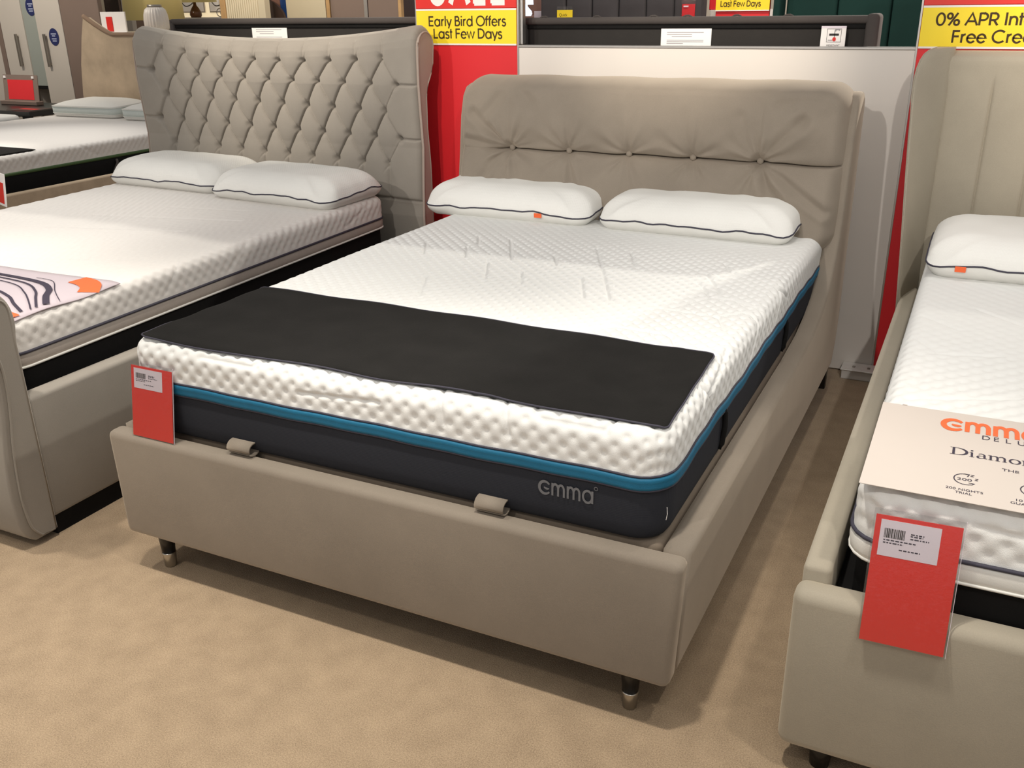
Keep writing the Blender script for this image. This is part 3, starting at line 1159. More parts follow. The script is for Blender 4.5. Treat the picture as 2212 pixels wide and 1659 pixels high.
V, Fq = padded_cover(MX0, MX1, MY0, MY1, 0.584, 0.690, 0.075, 0.042, 0.0046, main_pattern, 0.005)
make('mattress_cover', V, Fq, M['white_knit'], mat_main, True)
V, F = band(MX0+0.002, MX1-0.004, MY0+0.002, MY1-0.002, 0.4255, 0.566, 0.075, 0.003, 0.02, 14, 0.030)
make('mattress_core', V, F, M['charcoal_knit'], mat_main, True)
P, N = rrect(MX0, MX1, MY0, MY1, 0.075, 0.02)
s_ = np.arange(len(P))
wv = 0.0025*np.sin(s_*0.23)+0.0018*np.sin(s_*0.71+1)
side = (np.abs(N[:, 0]) > 0.9)
rings = []
for dz, off in ((-0.016, -0.001), (-0.014, 0.004), (-0.008, 0.0055), (-0.003, 0.0045), (0.002, 0.0055), (0.008, 0.006), (0.013, 0.004), (0.014, -0.002)):
    rings.append(np.column_stack([P+N*off, 0.573+dz+wv*(0.4+0.9*side)]))
V, F = loft(rings)
make('teal_tape', V, F, M['teal'], mat_main, True)
for dz in (0.0165, -0.0165):
    V, F = tube(np.column_stack([P+N*0.002, 0.573+dz+wv*(0.4+0.9*side)]), 0.0024, 6, True)
    make('piping', V, F, M['piping'], mat_main, True)
ev, ef, ew = emma_word(0.10)
sc = 0.130/ew
lettering(mat_main, (ev*np.array([sc, sc*1.25, 1]), ef), (1.278, MY0-0.0035, 0.505), UX, UZ, M['charcoal_logo'])
rv, rf = ribbon(arc(0, 0, 0.004, 0.004, 0, 360, 14), 0.0012)
lettering(mat_main, (rv, rf), (1.412, MY0-0.0035, 0.543), UX, UZ, M['charcoal_logo'], 'registered_mark')
for yy in (0.53, 1.31):
    v, f = tube([(MX1-0.001, yy, 0.560), (MX1+0.004, yy-0.002, 0.552), (MX1+0.007, yy-0.010, 0.52), (MX1+0.004, yy-0.018, 0.475), (MX1-0.002, yy-0.020, 0.462)], 0.007, 6)
    lab(make('strap_handle', v, f, M['black'], mat_main, True), 'black strap handle on the mattress side')
V, F = tube([(MX1+0.003, 0.052, 0.53), (MX1+0.006, 0.047, 0.517), (MX1+0.004, 0.046, 0.503)], 0.0006, 5)
lab(make('loose_thread', V, F, M['white_paper'], mat_main), 'loose white thread')


# ---- black protector strip lying across the foot of the mattress
def protector():
    NXp, NYp = 170, 60
    a = np.array([(0.098, 0.068), (1.545, 0.080), (1.528, 0.545), (0.055, 0.575)])
    u = np.linspace(0, 1, NXp)
    v = np.linspace(0, 1, NYp)
    uu, vv = np.meshgrid(u, v, indexing='ij')
    # round the plan corners a little
    X = (1-vv)*((1-uu)*a[0, 0]+uu*a[1, 0])+vv*((1-uu)*a[3, 0]+uu*a[2, 0])
    Y = (1-vv)*((1-uu)*a[0, 1]+uu*a[1, 1])+vv*((1-uu)*a[3, 1]+uu*a[2, 1])
    du = np.minimum(uu, 1-uu)*1.46
    dv = np.minimum(vv, 1-vv)*0.49
    rr = 0.03
    cu = np.clip(1-du/rr, 0, 1)
    cv = np.clip(1-dv/rr, 0, 1)
    shrink = np.where((cu > 0) & (cv > 0), 1-np.clip(np.hypot(cu, cv)-1, 0, 1)*0.5, 1)
    X = np.where(shrink < 1, X+(1-shrink)*rr*np.sign(0.5-uu)*1.0, X)
    Y = np.where(shrink < 1, Y+(1-shrink)*rr*np.sign(0.5-vv)*1.0, Y)
    Y = Y+0.004*np.sin(X*13)*(vv < 0.5)*(1-2*vv)
    Z = np.full_like(X, 0.6975)
    ex = np.clip(MX0+0.042-X, 0, 0.042)
    Z -= 0.042-np.sqrt(np.clip(0.042**2-ex**2, 0, 1))
    ex = np.clip(X-(MX1-0.042), 0, 0.042)
    Z -= 0.042-np.sqrt(np.clip(0.042**2-ex**2, 0, 1))
    ey = np.clip(MY0+0.042-Y, 0, 0.042)
    Z -= 0.042-np.sqrt(np.clip(0.042**2-ey**2, 0, 1))
    Z += 0.0016*np.sin(X*19+Y*7)+0.0012*np.sin(Y*41+X*5)+0.003*np.exp(-((X-1.28-(Y-0.3)*0.6)/0.03)**2)*0.6
    top = np.stack([X, Y, Z], -1).reshape(-1, 3)
    bot = top-np.array([0, 0, 0.003])
    ii, jj = np.meshgrid(np.arange(NXp-1), np.arange(NYp-1), indexing='ij')
    q = (ii*NYp+jj).ravel()
    Ft = np.stack([q, q+NYp, q+NYp+1, q+1], 1)
    k = len(top)
    Fb = Ft[:, ::-1]+k
    rim = [i*NYp for i in range(NXp)]+[(NXp-1)*NYp+j for j in range(1, NYp)]+[i*NYp+NYp-1 for i in range(NXp-2, -1, -1)]+[j for j in range(NYp-2, 0, -1)]
    rim = np.array(rim)
    r2 = np.roll(rim, -1)
    Fs = np.stack([rim, rim+k, r2+k, r2], 1)
    edge = top[rim]+np.array([0, 0, -0.001])
    return np.concatenate([top, bot]), np.concatenate([Ft, Fb, Fs]), edge


pr = thing('mattress_protector', 'black felt protector strip across the foot of the middle mattress', 'bed runner', (0.81, 0.32, 0.693))
V, Fq, edge = protector()
make('felt_sheet', V, Fq, M['black_felt'], pr, True)
V, F = tube(edge, 0.0022, 6, True)
make('bound_edge', V, F, M['piping'], pr, True)

# ---- pillows on the main bed
put_pillow((0.335, 1.97, 0.690), (math.radians(3), 0, math.radians(-1)), 'white pillow with an orange tab, left one on the middle bed', 'pillows on the display beds', (0.75, 0.43, 0.135), 1, tab=0.17)
put_pillow((1.115, 1.955, 0.690), (math.radians(3), 0, math.radians(-1.5)), 'white navy-piped pillow without tab, right one on the middle bed', 'pillows on the display beds', (0.74, 0.43, 0.135), 2)


# ---- red price cards in clear sleeves
def price_card(label, bl, ux, uy, w, h, mat, detail=1):
    """card from its lower left corner; ux along the bottom, uy up the sheet"""
    bl, ux, uy = np.array(bl), np.array(ux, float), np.array(uy, float)
    ux /= np.linalg.norm(ux)
    uy /= np.linalg.norm(uy)
    nn = np.cross(ux, uy)
    t = thing('price_card', label, 'price card', tuple(bl))

    def slab(x0, x1, y0, y1, n0, n1, m, nm, dp=None):
        c = [bl+ux*x+uy*y+nn*n for n in (n0, n1) for x, y in ((x0, y0), (x1, y0), (x1, y1), (x0, y1))]
        return make(nm, c, [(3, 2, 1, 0), (4, 5, 6, 7), (0, 1, 5, 4), (1, 2, 6, 5), (2, 3, 7, 6), (3, 0, 4, 7)], m, t)
    slab(0.002, w-0.002, 0.002, h*0.955, 0.0, 0.0015, mat, 'card')
    slab(-0.002, w+0.002, -0.001, h, -0.0006, -0.0003, M['clear'], 'sleeve')
    slab(-0.002, w+0.002, -0.001, h, 0.0024, 0.0027, M['clear'], 'sleeve')
    slab(w+0.0012, w+0.0022, 0, h, 0, 0.002, M['label'], 'sleeve_seam')
    lb = slab(w*0.08, w*0.76, h*0.66, h*0.925, 0.0015, 0.0019, M['label'], 'price_label')
    lb['label'] = 'white printed barcode label'
    if detail:
        o = bl+nn*0.0021
        bars = []
        x = w*0.13
        r_ = random.Random(3)
        while x < w*0.36:
            bw = r_.choice((0.0008, 0.0012, 0.002))*w/0.15
            bars.append(quad(o, ux, uy, x, x+bw, h*0.795, h*0.865))
            x += bw+r_.choice((0.0008, 0.0012))*w/0.15
        V, F = join(*bars)
        p = make('barcode', V, F, M['ink'], lb)
        tx = []
        for (xa, xb, y) in ((.43, .58, .842), (.43, .57, .828), (.43, .64, .808), (.13, .50, .775), (.13, .36, .755), (.32, .56, .715)):
            x = xa
            while x < xb:
                cw = r_.uniform(0.012, 0.05)
                tx.append(quad(o, ux, uy, x*w, min(xb, x+cw)*w, h*y, h*(y+0.009)))
                x += cw+0.012
        V, F = join(*tx)
        make('small_print', V, F, M['ink_navy'], lb)
    return t


price_card('red price card leaning on the left front corner of the middle mattress', (0.091, 0.006, 0.430), (1, 0, 0), (0.0, 0.165, 1), 0.147, 0.205, M['red'])

# ================================================================== LEFT (TUFTED) BED
lbed = thing('sleigh_bed', 'grey velvet sleigh bed with deep-tufted scroll headboard on the left', 'bed', (-1.17, 1.1, 0))
LX0, LX1 = -2.035, -0.312
LXC = -1.172


def tufted():
    # profile of the face, up and over the scroll, then down the back
    prof = [(2.235, 0.30), (2.205, 0.56), (2.212, 0.70), (2.226, 0.88), (2.214, 1.05), (2.206, 1.16), (2.210, 1.25)]
    prof += [(2.290-0.080*math.cos(math.radians(a)), 1.320+0.080*math.sin(math.radians(a))) for a in range(0, 181, 20)]
    prof += [(2.358, 1.25), (2.335, 1.20), (2.305, 1.165), (2.285, 1.10), (2.285, 0.80), (2.30, 0.30)]
    prof = np.array(prof)
    L = np.concatenate([[0], np.cumsum(np.linalg.norm(np.diff(prof, axis=0), axis=1))])
    NT = 380
    # dense on the face and scroll, coarse behind
    i_top = 7+9
    Lt = L[i_top]
    tt = np.concatenate([np.linspace(0, Lt, NT), np.linspace(Lt, L[-1], 30)[1:]])
    py = np.interp(tt, L, prof[:, 0])
    pz = np.interp(tt, L, prof[:, 1])
    ty = np.gradient(py, tt)
    tz = np.gradient(pz, tt)
    k = np.ones(9)/9
    ty = np.convolve(np.pad(ty, 4, 'edge'), k, 'valid')
    tz = np.convolve(np.pad(tz, 4, 'edge'), k, 'valid')
    nl = np.hypot(ty, tz)
    ny, nz = -tz/nl, ty/nl
    NX = 620
    xs = np.linspace(LX0, LX1, NX)
    xx, ti = np.meshgrid(xs, np.arange(len(tt)), indexing='ij')
    PY, PZ, NY, NZ_ = py[ti], pz[ti], ny[ti], nz[ti]
    TT = tt[ti]
    # top edge dips in the middle
    ztop = 1.350+0.060*np.clip(np.abs(xx-LXC)/0.85, 0, 1)**2
    lift = (ztop-1.400)*np.clip((PZ-1.15)/0.18, 0, 1)
    # lattice
    dx, dzr = 0.150, 0.1225
    t_row1 = np.interp(1.310, prof[:8, 1], L[:8]) if False else L[6]+0.060
    # t of the rows measured along the face
    rows = [t_row1-dzr*i for i in range(5)]
    TT = TT+0.032*(xx-LXC)
    tr = (TT-rows[0])/(2*dzr)
    a = (xx-LXC)/dx-0.5
    p = a+tr*1.0
    q = a-tr*1.0
    # slight S-bend of the pleats
    w = np.abs(np.sin(PI*p))*np.abs(np.sin(PI*q))
    h = 0.030*w**0.34
    # crease following one diagonal is sharper
    h -= 0.012*np.exp(-(np.abs(np.sin(PI*q))/0.07)**2)
    # buttons pull in deep pits
    pit = np.zeros_like(xx)
    bl = []
    for r in range(5):
        n = 10 if r % 2 == 0 else 11
        for i in range(n):
            bx = LXC+(i-(n-1)/2)*dx
            bl.append((bx, rows[r]-0.032*(bx-LXC)))
            i0 = np.searchsorted(xs, bx-0.11)
            i1 = np.searchsorted(xs, bx+0.11)
            rr = ((xx[i0:i1]-bx)**2+(TT[i0:i1]-rows[r])**2)
            pit[i0:i1] -= 0.030*np.exp(-rr/0.0145**2)
    # outside the buttoned field: plain padding with straight pleats
    field_v = 1/(1+np.exp((TT-rows[0]-0.012)/0.010))/(1+np.exp(-(TT-rows[4]+0.012)/0.010))
    ax = np.abs(xx-LXC)
    # the boundary zig-zags between the end buttons
    rowphase = np.abs(((TT-rows[0])/dzr) % 2-1)      # 1 on rows 1,3,5 ; 0 on rows 2,4
    lim = 0.750-0.075*rowphase
    field_h = 1/(1+np.exp((ax-lim)/0.006))
    vple = 0.030*np.abs(np.sin(PI*a))**0.45
    above = 1/(1+np.exp(-(TT-rows[0]-0.012)/0.010))
    fade_top = np.clip(1-(TT-rows[0])/0.14, 0, 1)
    plain_h = 0.030
    sidepl = plain_h-0.012*(np.exp(-((TT-rows[1])/0.005)**2)+np.exp(-((TT-rows[3])/0.005)**2))
    low = 1/(1+np.exp(-(rows[4]-TT-0.012)/0.010))
    hv = np.where(above > 0.5, vple*fade_top+plain_h*(1-fade_top), vple)
    H = field_v*h+(1-field_v)*hv
    H = field_h*H+(1-field_h)*sidepl
    # below the tufts: seam then flat panel
    tseam = np.interp(0.66, prof[:7, 1], L[:7])
    flat = 1/(1+np.exp((TT-tseam)/0.006))
    H = H*(1-flat)+0.012*flat
    H -= 0.010*np.exp(-((TT-tseam)/0.006)**2)
    back = np.clip((Lt+0.02-TT)/0.10, 0, 1)
    H = (H+pit*field_v)*back
    edge = np.clip(np.minimum(xx-LX0, LX1-xx)/0.03, 0, 1)
    H = H*np.sqrt(1-(1-edge)**2)
    # keep the mean face where it was measured
    H = H-0.020*back
    V = np.stack([xx, PY+NY*H, PZ+lift+NZ_*H], -1)
    m = len(tt)
    ii, jj = np.meshgrid(np.arange(NX-1), np.arange(m-1), indexing='ij')
    qd = (ii*m+jj).ravel()
    Fq = np.stack([qd, qd+m, qd+m+1, qd+1], 1)
    F = [tuple(f) for f in Fq.tolist()]
    F.append(tuple(range(m)))
    F.append(tuple((NX-1)*m+j for j in range(m))[::-1])
    F.append(tuple([i*m for i in range(NX)])[::-1])
    F.append(tuple([i*m+m-1 for i in range(NX)]))
    loc = []
    for bx, tb in bl:
        i = int(np.argmin(np.abs(xs-bx)))
        j = int(np.argmin(np.abs(tt-tb)))
        loc.append((V[i, j], (NY[i, j], NZ_[i, j])))
    outline = [(V[-1, j, 1], V[-1, j, 2]) for j in range(0, m, 6)]
    return V.reshape(-1, 3), F, loc, outline


V, F, bl, outline = tufted()
hb = make('headboard', V, F, M['grey'], lbed, True)
bV, bF = button_mesh(0.0105, 0.007, 10)
bb = None
for p, (ny_, nz_) in bl:
    if bb is None:
        bb = make('button', bV+np.array(origin(lbed)), bF, M['grey'], hb, True)
        ob = bb
    else:
        ob = bb.copy()
        COL.objects.link(ob)
        ob.parent = hb
    ob.location = Vector(p)-origin(lbed)+Vector((0, ny_*0.002, nz_*0.002))
    ob.rotation_euler = (math.atan2(-nz_, -ny_)*1.0, 0, 0)
# scroll end panels, keyhole shaped, with a welt
key = [(2.222, 0.30), (2.214, 0.56), (2.222, 0.70), (2.236, 0.88), (2.224, 1.05), (2.218, 1.16), (2.219, 1.26)]
key += [(2.290-0.068*math.cos(math.radians(a)), 1.325+0.062*math.sin(math.radians(a))) for a in range(0, 181, 20)]
key += [(2.350, 1.25), (2.330, 1.205), (2.298, 1.165), (2.278, 1.10), (2.276, 0.97), (2.292, 0.80), (2.298, 0.30)]
for xa, s in ((LX1-0.002, 1), (LX0+0.002, -1)):
    V, F = prism(key, 'x', xa, xa+0.010*s, 0.0)
    sp = make('side_panel', V, F, M['grey_side'], lbed)
    V, F = tube([(xa+0.009*s, y, z) for y, z in key], 0.004, 6, True)
    make('welt', V, F, M['grey_side'], sp, True)
# rails, painted shadow gap, footboard
for x0, x1 in ((-0.405, -0.336), (-2.010, -1.940)):
    V, F = rbox(x0, x1, 0.02, 2.21, 0.062, 0.455, 0.014, 3)
    make('side_rail', V, F, M['grey'], lbed, True)
    V, F = rbox(x0+0.010, x1-0.010, 0.03, 2.2, 0.0, 0.07)  # black strip set under the rail to paint its shadow gap
    lab(make('shade_strip', V, F, M['black'], lbed), 'black strip painted as the shadow gap under the rail')
fb = [(-0.045, 0.018), (-0.078, 0.05), (-0.094, 0.12), (-0.094, 0.22), (-0.083, 0.33), (-0.066, 0.43), (-0.058, 0.52), (-0.066, 0.60), (-0.095, 0.655), (-0.102, 0.70), (-0.092, 0.745), (-0.06, 0.778), (-0.02, 0.785), (0.015, 0.765), (0.034, 0.73), (0.040, 0.685), (0.032, 0.635), (0.026, 0.58), (0.026, 0.018)]
fb = smooth_curve(fb[:-1], 3)+[fb[-1]]
V, F = prism(fb, 'x', LX0+0.03, -0.340, 0.007, 2)
ft = make('footboard', V, F, M['grey'], lbed, True)
inner = [(-0.028, 0.03), (-0.055, 0.07), (-0.066, 0.14), (-0.066, 0.22), (-0.057, 0.33), (-0.042, 0.43), (-0.034, 0.52), (-0.040, 0.60), (-0.066, 0.655), (-0.074, 0.70), (-0.064, 0.738), (-0.035, 0.762), (0.0, 0.758), (0.018, 0.735), (0.022, 0.685), (0.020, 0.635), (0.021, 0.58), (0.021, 0.03)]
inner = smooth_curve(inner[:-1], 4)+[inner[-1]]
V, F = prism(inner, 'x', -0.3415, -0.334, 0.0)
ep = make('end_panel', V, F, M['grey'], lbed)
V, F = tube([(-0.335, y, z) for y, z in inner], 0.0035, 6, True)
make('welt', V, F, M['grey'], ep, True)
V, F = rbox(-1.93, -0.41, 0.04, 2.2, 0.30, 0.385, 0.01, 2)
lab(make('slat_base', V, F, M['black'], lbed), 'black mattress base')

# ---- left mattress
lm = thing('mattress', 'white mattress with grey border on the left tufted bed', 'mattress', (-1.172, 1.05, 0.385))
LMX0, LMX1 = -1.925, -0.428
LL = [[(-0.43, 1.95), (-0.36, 1.75), (-0.30, 1.9)], [(-0.44, 1.12), (-0.35, 0.98)], [(-0.46, 0.78), (-0.35, 0.66)], [(-1.7, 0.72), (-0.95, 0.86)], [(-1.5, 0.98), (-0.8, 1.16)], [(-1.4, 1.25), (-0.7, 1.40)], [(-1.2, 1.50), (-0.8, 1.56)], [(-1.1, 0.62), (-0.6, 0.76)]]


def left_pattern(U, V):
    h = dimples(U, 0.046, 0.0036, 0.009, 0.0012)
    side = 1/(1+np.exp(-(U[:, 0]-LMX1+0.03)/0.006))
    dm, g = grooves(U, LL, 0.004, 0.006)
    rib = 0.0009*np.sin(2*PI*(U[:, 0]+0.5*U[:, 1])/0.034)
    edge = 1/(1+np.exp(-(V[:, 2]-0.583)/0.003))
    return (h*(0.22+0.78*side)+rib*(1-side)+g)*edge


V, Fq = padded_cover(LMX0, LMX1, 0.06, 2.08, 0.571, 0.668, 0.06, 0.035, 0.0085, left_pattern, 0.007)
make('mattress_cover', V, Fq, M['side_knit'], lm, True)
V, F = band(LMX0, LMX1, 0.06, 2.08, 0.527, 0.566, 0.06, 0.003, 0.03, 4)
lab(make('border_band', V, F, M['grey_band'], lm, True), 'plain grey border band')
V, F = band(LMX0+0.012, LMX1-0.012, 0.072, 2.068, 0.385, 0.527, 0.05, 0.0, 0.03, 6)
lab(make('mattress_core', V, F, M['black'], lm, True), 'black lower side of the mattress')
P, N = rrect(LMX0, LMX1, 0.06, 2.08, 0.06, 0.03)
V, F = tube(np.column_stack([P+N*0.002, np.full(len(P), 0.5685)]), 0.0045, 6, True)
make('piping', V, F, M['piping'], lm, True)
V, F = tube(np.column_stack([P+N*0.001, np.full(len(P), 0.524)]), 0.004, 6, True)
make('piping', V, F, M['pillow_plain'], lm, True)
lm.rotation_euler = (math.radians(0.8), 0, 0)

put_pillow((-1.555, 2.00, 0.678), (math.radians(2), 0, math.radians(-3)), 'white navy-piped pillow, left one on the tufted bed', 'pillows on the display beds', (0.74, 0.42, 0.135), 3)
put_pillow((-0.80, 1.90, 0.678), (math.radians(2), 0, math.radians(-5)), 'white navy-piped pillow, right one on the tufted bed', 'pillows on the display beds', (0.74, 0.42, 0.135), 4)

# ---- printed throw on the foot of the left mattress
th = thing('printed_cover', 'lilac printed cover with orange corners on the foot of the left mattress', 'bed runner', (-1.1, 0.28, 0.66))


def lmz(y):
    return 0.668+(y-1.05)*math.tan(math.radians(0.8))


def throw_sheet(x0, x1, y0, y1, z_off, n=40, thick=0.003):
    xs_ = np.linspace(x0, x1, n)
    ys_ = np.linspace(y0, y1, 16)
    xx, yy = np.meshgrid(xs_, ys_, indexing='ij')
    zz = lmz(yy)+z_off+0.004*np.sin(yy*22)*np.sin(xx*5)
    zz -= np.clip(xx+0.463, 0, 1)**2*9
    top = np.stack([xx, yy, zz], -1).reshape(-1, 3)
    m = len(ys_)
    ii, jj = np.meshgrid(np.arange(n-1), np.arange(m-1), indexing='ij')
    q = (ii*m+jj).ravel()
    Ft = np.stack([q, q+m, q+m+1, q+1], 1)
    k = len(top)
    rim = [i*m for i in range(n)]+[(n-1)*m+j for j in range(1, m)]+[i*m+m-1 for i in range(n-2, -1, -1)]+[j for j in range(m-2, 0, -1)]
    rim = np.array(rim)
    r2 = np.roll(rim, -1)
    return np.concatenate([top, top-np.array([0, 0, thick])]), np.concatenate([Ft, Ft[:, ::-1]+k, np.stack([rim, rim+k, r2+k, r2], 1)])


def on_throw(VF2):
    V2, F2 = VF2
    V2 = np.asarray(V2)
    x, y = V2[:, 0], V2[:, 1]
    z = lmz(y)+0.0085+0.004*np.sin(y*22)*np.sin(x*5)-np.clip(x+0.463, 0, 1)**2*9
    return np.column_stack([x, y, z]), F2


def densify(pts, k=8):
    out = []
    for a, b in zip(pts[:-1], pts[1:]):
        for i in range(k):
            out.append((a[0]+(b[0]-a[0])*i/k, a[1]+(b[1]-a[1])*i/k))
    return out+[pts[-1]]


V, Fq = throw_sheet(-1.90, -0.44, 0.078, 0.505, 0.006)
make('printed_sheet', V, Fq, M['lilac'], th, True)
for pts, w in (([(-0.595, 0.468), (-0.535, 0.455), (-0.490, 0.430), (-0.460, 0.392)], 0.066), ([(-0.575, 0.122), (-0.53, 0.120), (-0.49, 0.116), (-0.455, 0.110)], 0.050)):
    v, f = ribbon(smooth_curve(pts), w)
    lab(make('print_motif', *on_throw((v, f)), M['orange'], th), 'orange printed corner')
for pts, w in (([(-1.2, .42), (-0.92, .415), (-0.70, .40), (-0.60, .36), (-0.54, .30), (-0.46, .235)], .020), ([(-1.2, .39), (-0.90, .385), (-0.72, .37), (-0.62, .325), (-0.55, .27), (-0.46, .20)], .008),
               ([(-1.2, .37), (-0.90, .36), (-0.74, .345), (-0.64, .30), (-0.56, .25), (-0.46, .18)], .005), ([(-1.1, .30), (-0.80, .29), (-0.66, .255), (-0.56, .20), (-0.47, .155)], .010),
               ([(-1.1, .27), (-0.82, .26), (-0.68, .225), (-0.58, .175), (-0.50, .13)], .022), ([(-0.75, .435), (-0.66, .425), (-0.56, .35), (-0.455, .28)], .003)):
    v, f = ribbon(smooth_curve(pts), w)
    make('print_line', *on_throw((v, f)), M['ink_navy'], th)

# red-and-white card standing at the far side of the left mattress
t = thing('price_card', 'white-bordered red card at the far side edge of the left mattress', 'price card', (-1.95, 1.26, 0.64))
ux = np.array((0.93, -0.36, 0))
o = np.array((-1.99, 1.252, 0.668))
nrm = np.array((-0.36, -0.93, 0))


def cardslab(x0, x1, z0, z1, n0, n1, m, nm):
    c = [o+ux*x+np.array((0, 0, 1))*z+nrm*n+ux*z*0.42 for n in (n0, n1) for x, z in ((x0, z0), (x1, z0), (x1, z1), (x0, z1))]
    return make(nm, c, [(3, 2, 1, 0), (4, 5, 6, 7), (0, 1, 5, 4), (1, 2, 6, 5), (2, 3, 7, 6), (3, 0, 4, 7)], m, t)


cardslab(-0.12, 0.075, 0.0, 0.155, 0.0, 0.003, M['white_paper'], 'backing_card')
cardslab(-0.11, 0.052, 0.012, 0.112, 0.0034, 0.0042, M['red'], 'red_field')

# ================================================================== RIGHT BED
rbed = thing('winged_bed', 'stone beige velvet bed with winged channel headboard on the right', 'bed', (2.66, 1.1, 0))


def rfoot(x, y, z):
    return (x, y, z)


V, F = rbox(1.838, 3.50, -0.004, 0.066, 0.062, 0.438, 0.024, 5)
make('footboard', V, F, M['stone'], rbed, True)
for x0, x1 in ((1.846, 1.900), (3.438, 3.492)):
    V, F = rbox(x0, x1, 0.05, 2.2, 0.066, 0.470, 0.012, 3)
    make('side_rail', V, F, M['stone'], rbed, True)
V, F = rbox(1.905, 3.433, 0.07, 2.2, 0.30, 0.385, 0.008, 2)
lab(make('slat_base', V, F, M['black'], rbed), 'black mattress base')
for xx, yy in ((1.925, 0.05), (3.41, 0.05), (1.925, 2.1), (3.41, 2.1)):
    V, F = lathe([(0.026, 0.07), (0.020, 0.0)], (xx, yy, 0), 16)
    make('leg', V, F, M['black_gloss'], rbed, True)


def channel_panel():
    x0, x1 = 1.885, 3.455
    NX, NZ = 760, 60
    xs_ = np.linspace(x0, x1, NX)
    zs_ = np.linspace(0.38, 1.322, NZ)
    xx, zz = np.meshgrid(xs_, zs_, indexing='ij')
    sp = 0.1515
    ph = np.abs(np.sin(PI*(xx-2.040)/sp))
    fade = np.clip((1.245-zz)/0.06, 0, 1)
    gd = np.abs((((xx-2.040)/sp+0.5) % 1)-0.5)*sp
    h = 0.011*(1-np.exp(-gd/0.0045))*fade+0.004*ph*fade+0.013*(1-fade)
    top = np.clip((zz-1.29)/0.032, 0, 1)
    y = 2.215+(zz-0.38)*0.045-h+0.045*(1-np.sqrt(np.clip(1-top**2, 0, 1)))
    front = np.stack([xx, y, zz], -1).reshape(-1, 3)
    back = np.stack([xx, np.full_like(xx, 2.36), zz], -1).reshape(-1, 3)
    ii, jj = np.meshgrid(np.arange(NX-1), np.arange(NZ-1), indexing='ij')
    q = (ii*NZ+jj).ravel()
    Ft = np.stack([q, q+NZ, q+NZ+1, q+1], 1)
    k = len(front)
    rim = [i*NZ for i in range(NX)]+[(NX-1)*NZ+j for j in range(1, NZ)]+[i*NZ+NZ-1 for i in range(NX-2, -1, -1)]+[j for j in range(NZ-2, 0, -1)]
    rim = np.array(rim)
    r2 = np.roll(rim, -1)
    return np.concatenate([front, back]), np.concatenate([Ft, Ft[:, ::-1]+k, np.stack([rim, rim+k, r2+k, r2], 1)])


V, Fq = channel_panel()
make('headboard', V, Fq, M['stone'], rbed, True)


def wing_mesh(mirror):
    zs_ = [0.40, 0.55, 0.72, 0.90, 1.05, 1.17, 1.23, 1.27, 1.295, 1.315, 1.327, 1.334]
    xo = np.interp(zs_, [0.4, 0.72, 1.17, 1.23, 1.27, 1.295, 1.315, 1.327, 1.334], [1.848, 1.826, 1.788, 1.786, 1.789, 1.795, 1.805, 1.818, 1.84])
    yo = np.interp(zs_, [0.4, 0.72, 1.0, 1.17, 1.25, 1.30, 1.327, 1.334], [1.95, 1.975, 2.04, 2.10, 2.13, 2.155, 2.185, 2.22])
    rings = []
    for z, xa, ya in zip(zs_, xo, yo):
        yi = 2.215+(z-0.38)*0.045
        pts = []
        # rounded outer front corner between the padded face and the outer side
        A = np.array((1.898, yi-0.004))
        B = np.array((xa, ya))
        C = np.array((xa-0.004, 2.36))
        for t in np.linspace(0, 0.86, 7):
            q = A+(B-A)*t
            bul = 0.014*math.sin(PI*t)
            d = (B-A)/np.linalg.norm(B-A)
            nrm_ = np.array((d[1], -d[0])) if True else 0
            pts.append(q+np.array((-abs(d[1])*0.6, -abs(d[0])))*bul)
        S = A+(B-A)*0.90
        E_ = B+(C-B)*0.09
        for t in np.linspace(0.1, 1, 6):
            pts.append((1-t)**2*S+2*t*(1-t)*B+t*t*E_)
        for t in (0.4, 0.7, 1.0):
            pts.append(B+(C-B)*t)
        pts.append(np.array((1.898, 2.36)))
        P2 = np.array(pts)
        if mirror:
            P2[:, 0] = 5.34-P2[:, 0]
        rings.append(np.column_stack([P2, np.full(len(P2), z)]))
    return loft(rings), rings


for mir in (False, True):
    (V, F), rg = wing_mesh(mir)
    w_ = make('wing', V, F, M['stone'], rbed, True)
    path = [r[11] for r in rg]
    V, F = tube(path, 0.0035, 6)
    make('welt', V, F, M['stone'], w_, True)

rm = thing('mattress', 'white mattress with navy-piped border on the right bed', 'mattress', (2.67, 1.05, 0.385))
RMX0, RMX1 = 1.922, 3.42
RL = [[(1.95, 0.98), (2.02, 0.86), (2.16, 0.90)], [(1.96, 1.18), (2.06, 1.08)], [(2.10, 1.30), (2.22, 1.18)], [(1.98, 0.60), (2.00, 0.72)],
      [(2.02, 0.08), (2.05, 0.00), (2.075, -0.05)], [(2.09, 0.085), (2.13, 0.028), (2.22, 0.022)], [(1.935, 0.05), (1.95, 0.03)], [(1.97, 0.52), (2.2, 0.62)]]


def right_pattern(U, V):
    h = dimples(U, 0.052, 0.0034, 0.010, 0.0013)
    dm, g = grooves(U, RL, 0.005, 0.006)
    flat = 0.25+0.75/(1+np.exp((U[:, 1]-0.95)/0.12))
    edge = 1/(1+np.exp(-(V[:, 2]-0.562)/0.003))
    return (h*flat*np.clip(dm/0.012, 0, 1)+g)*edge


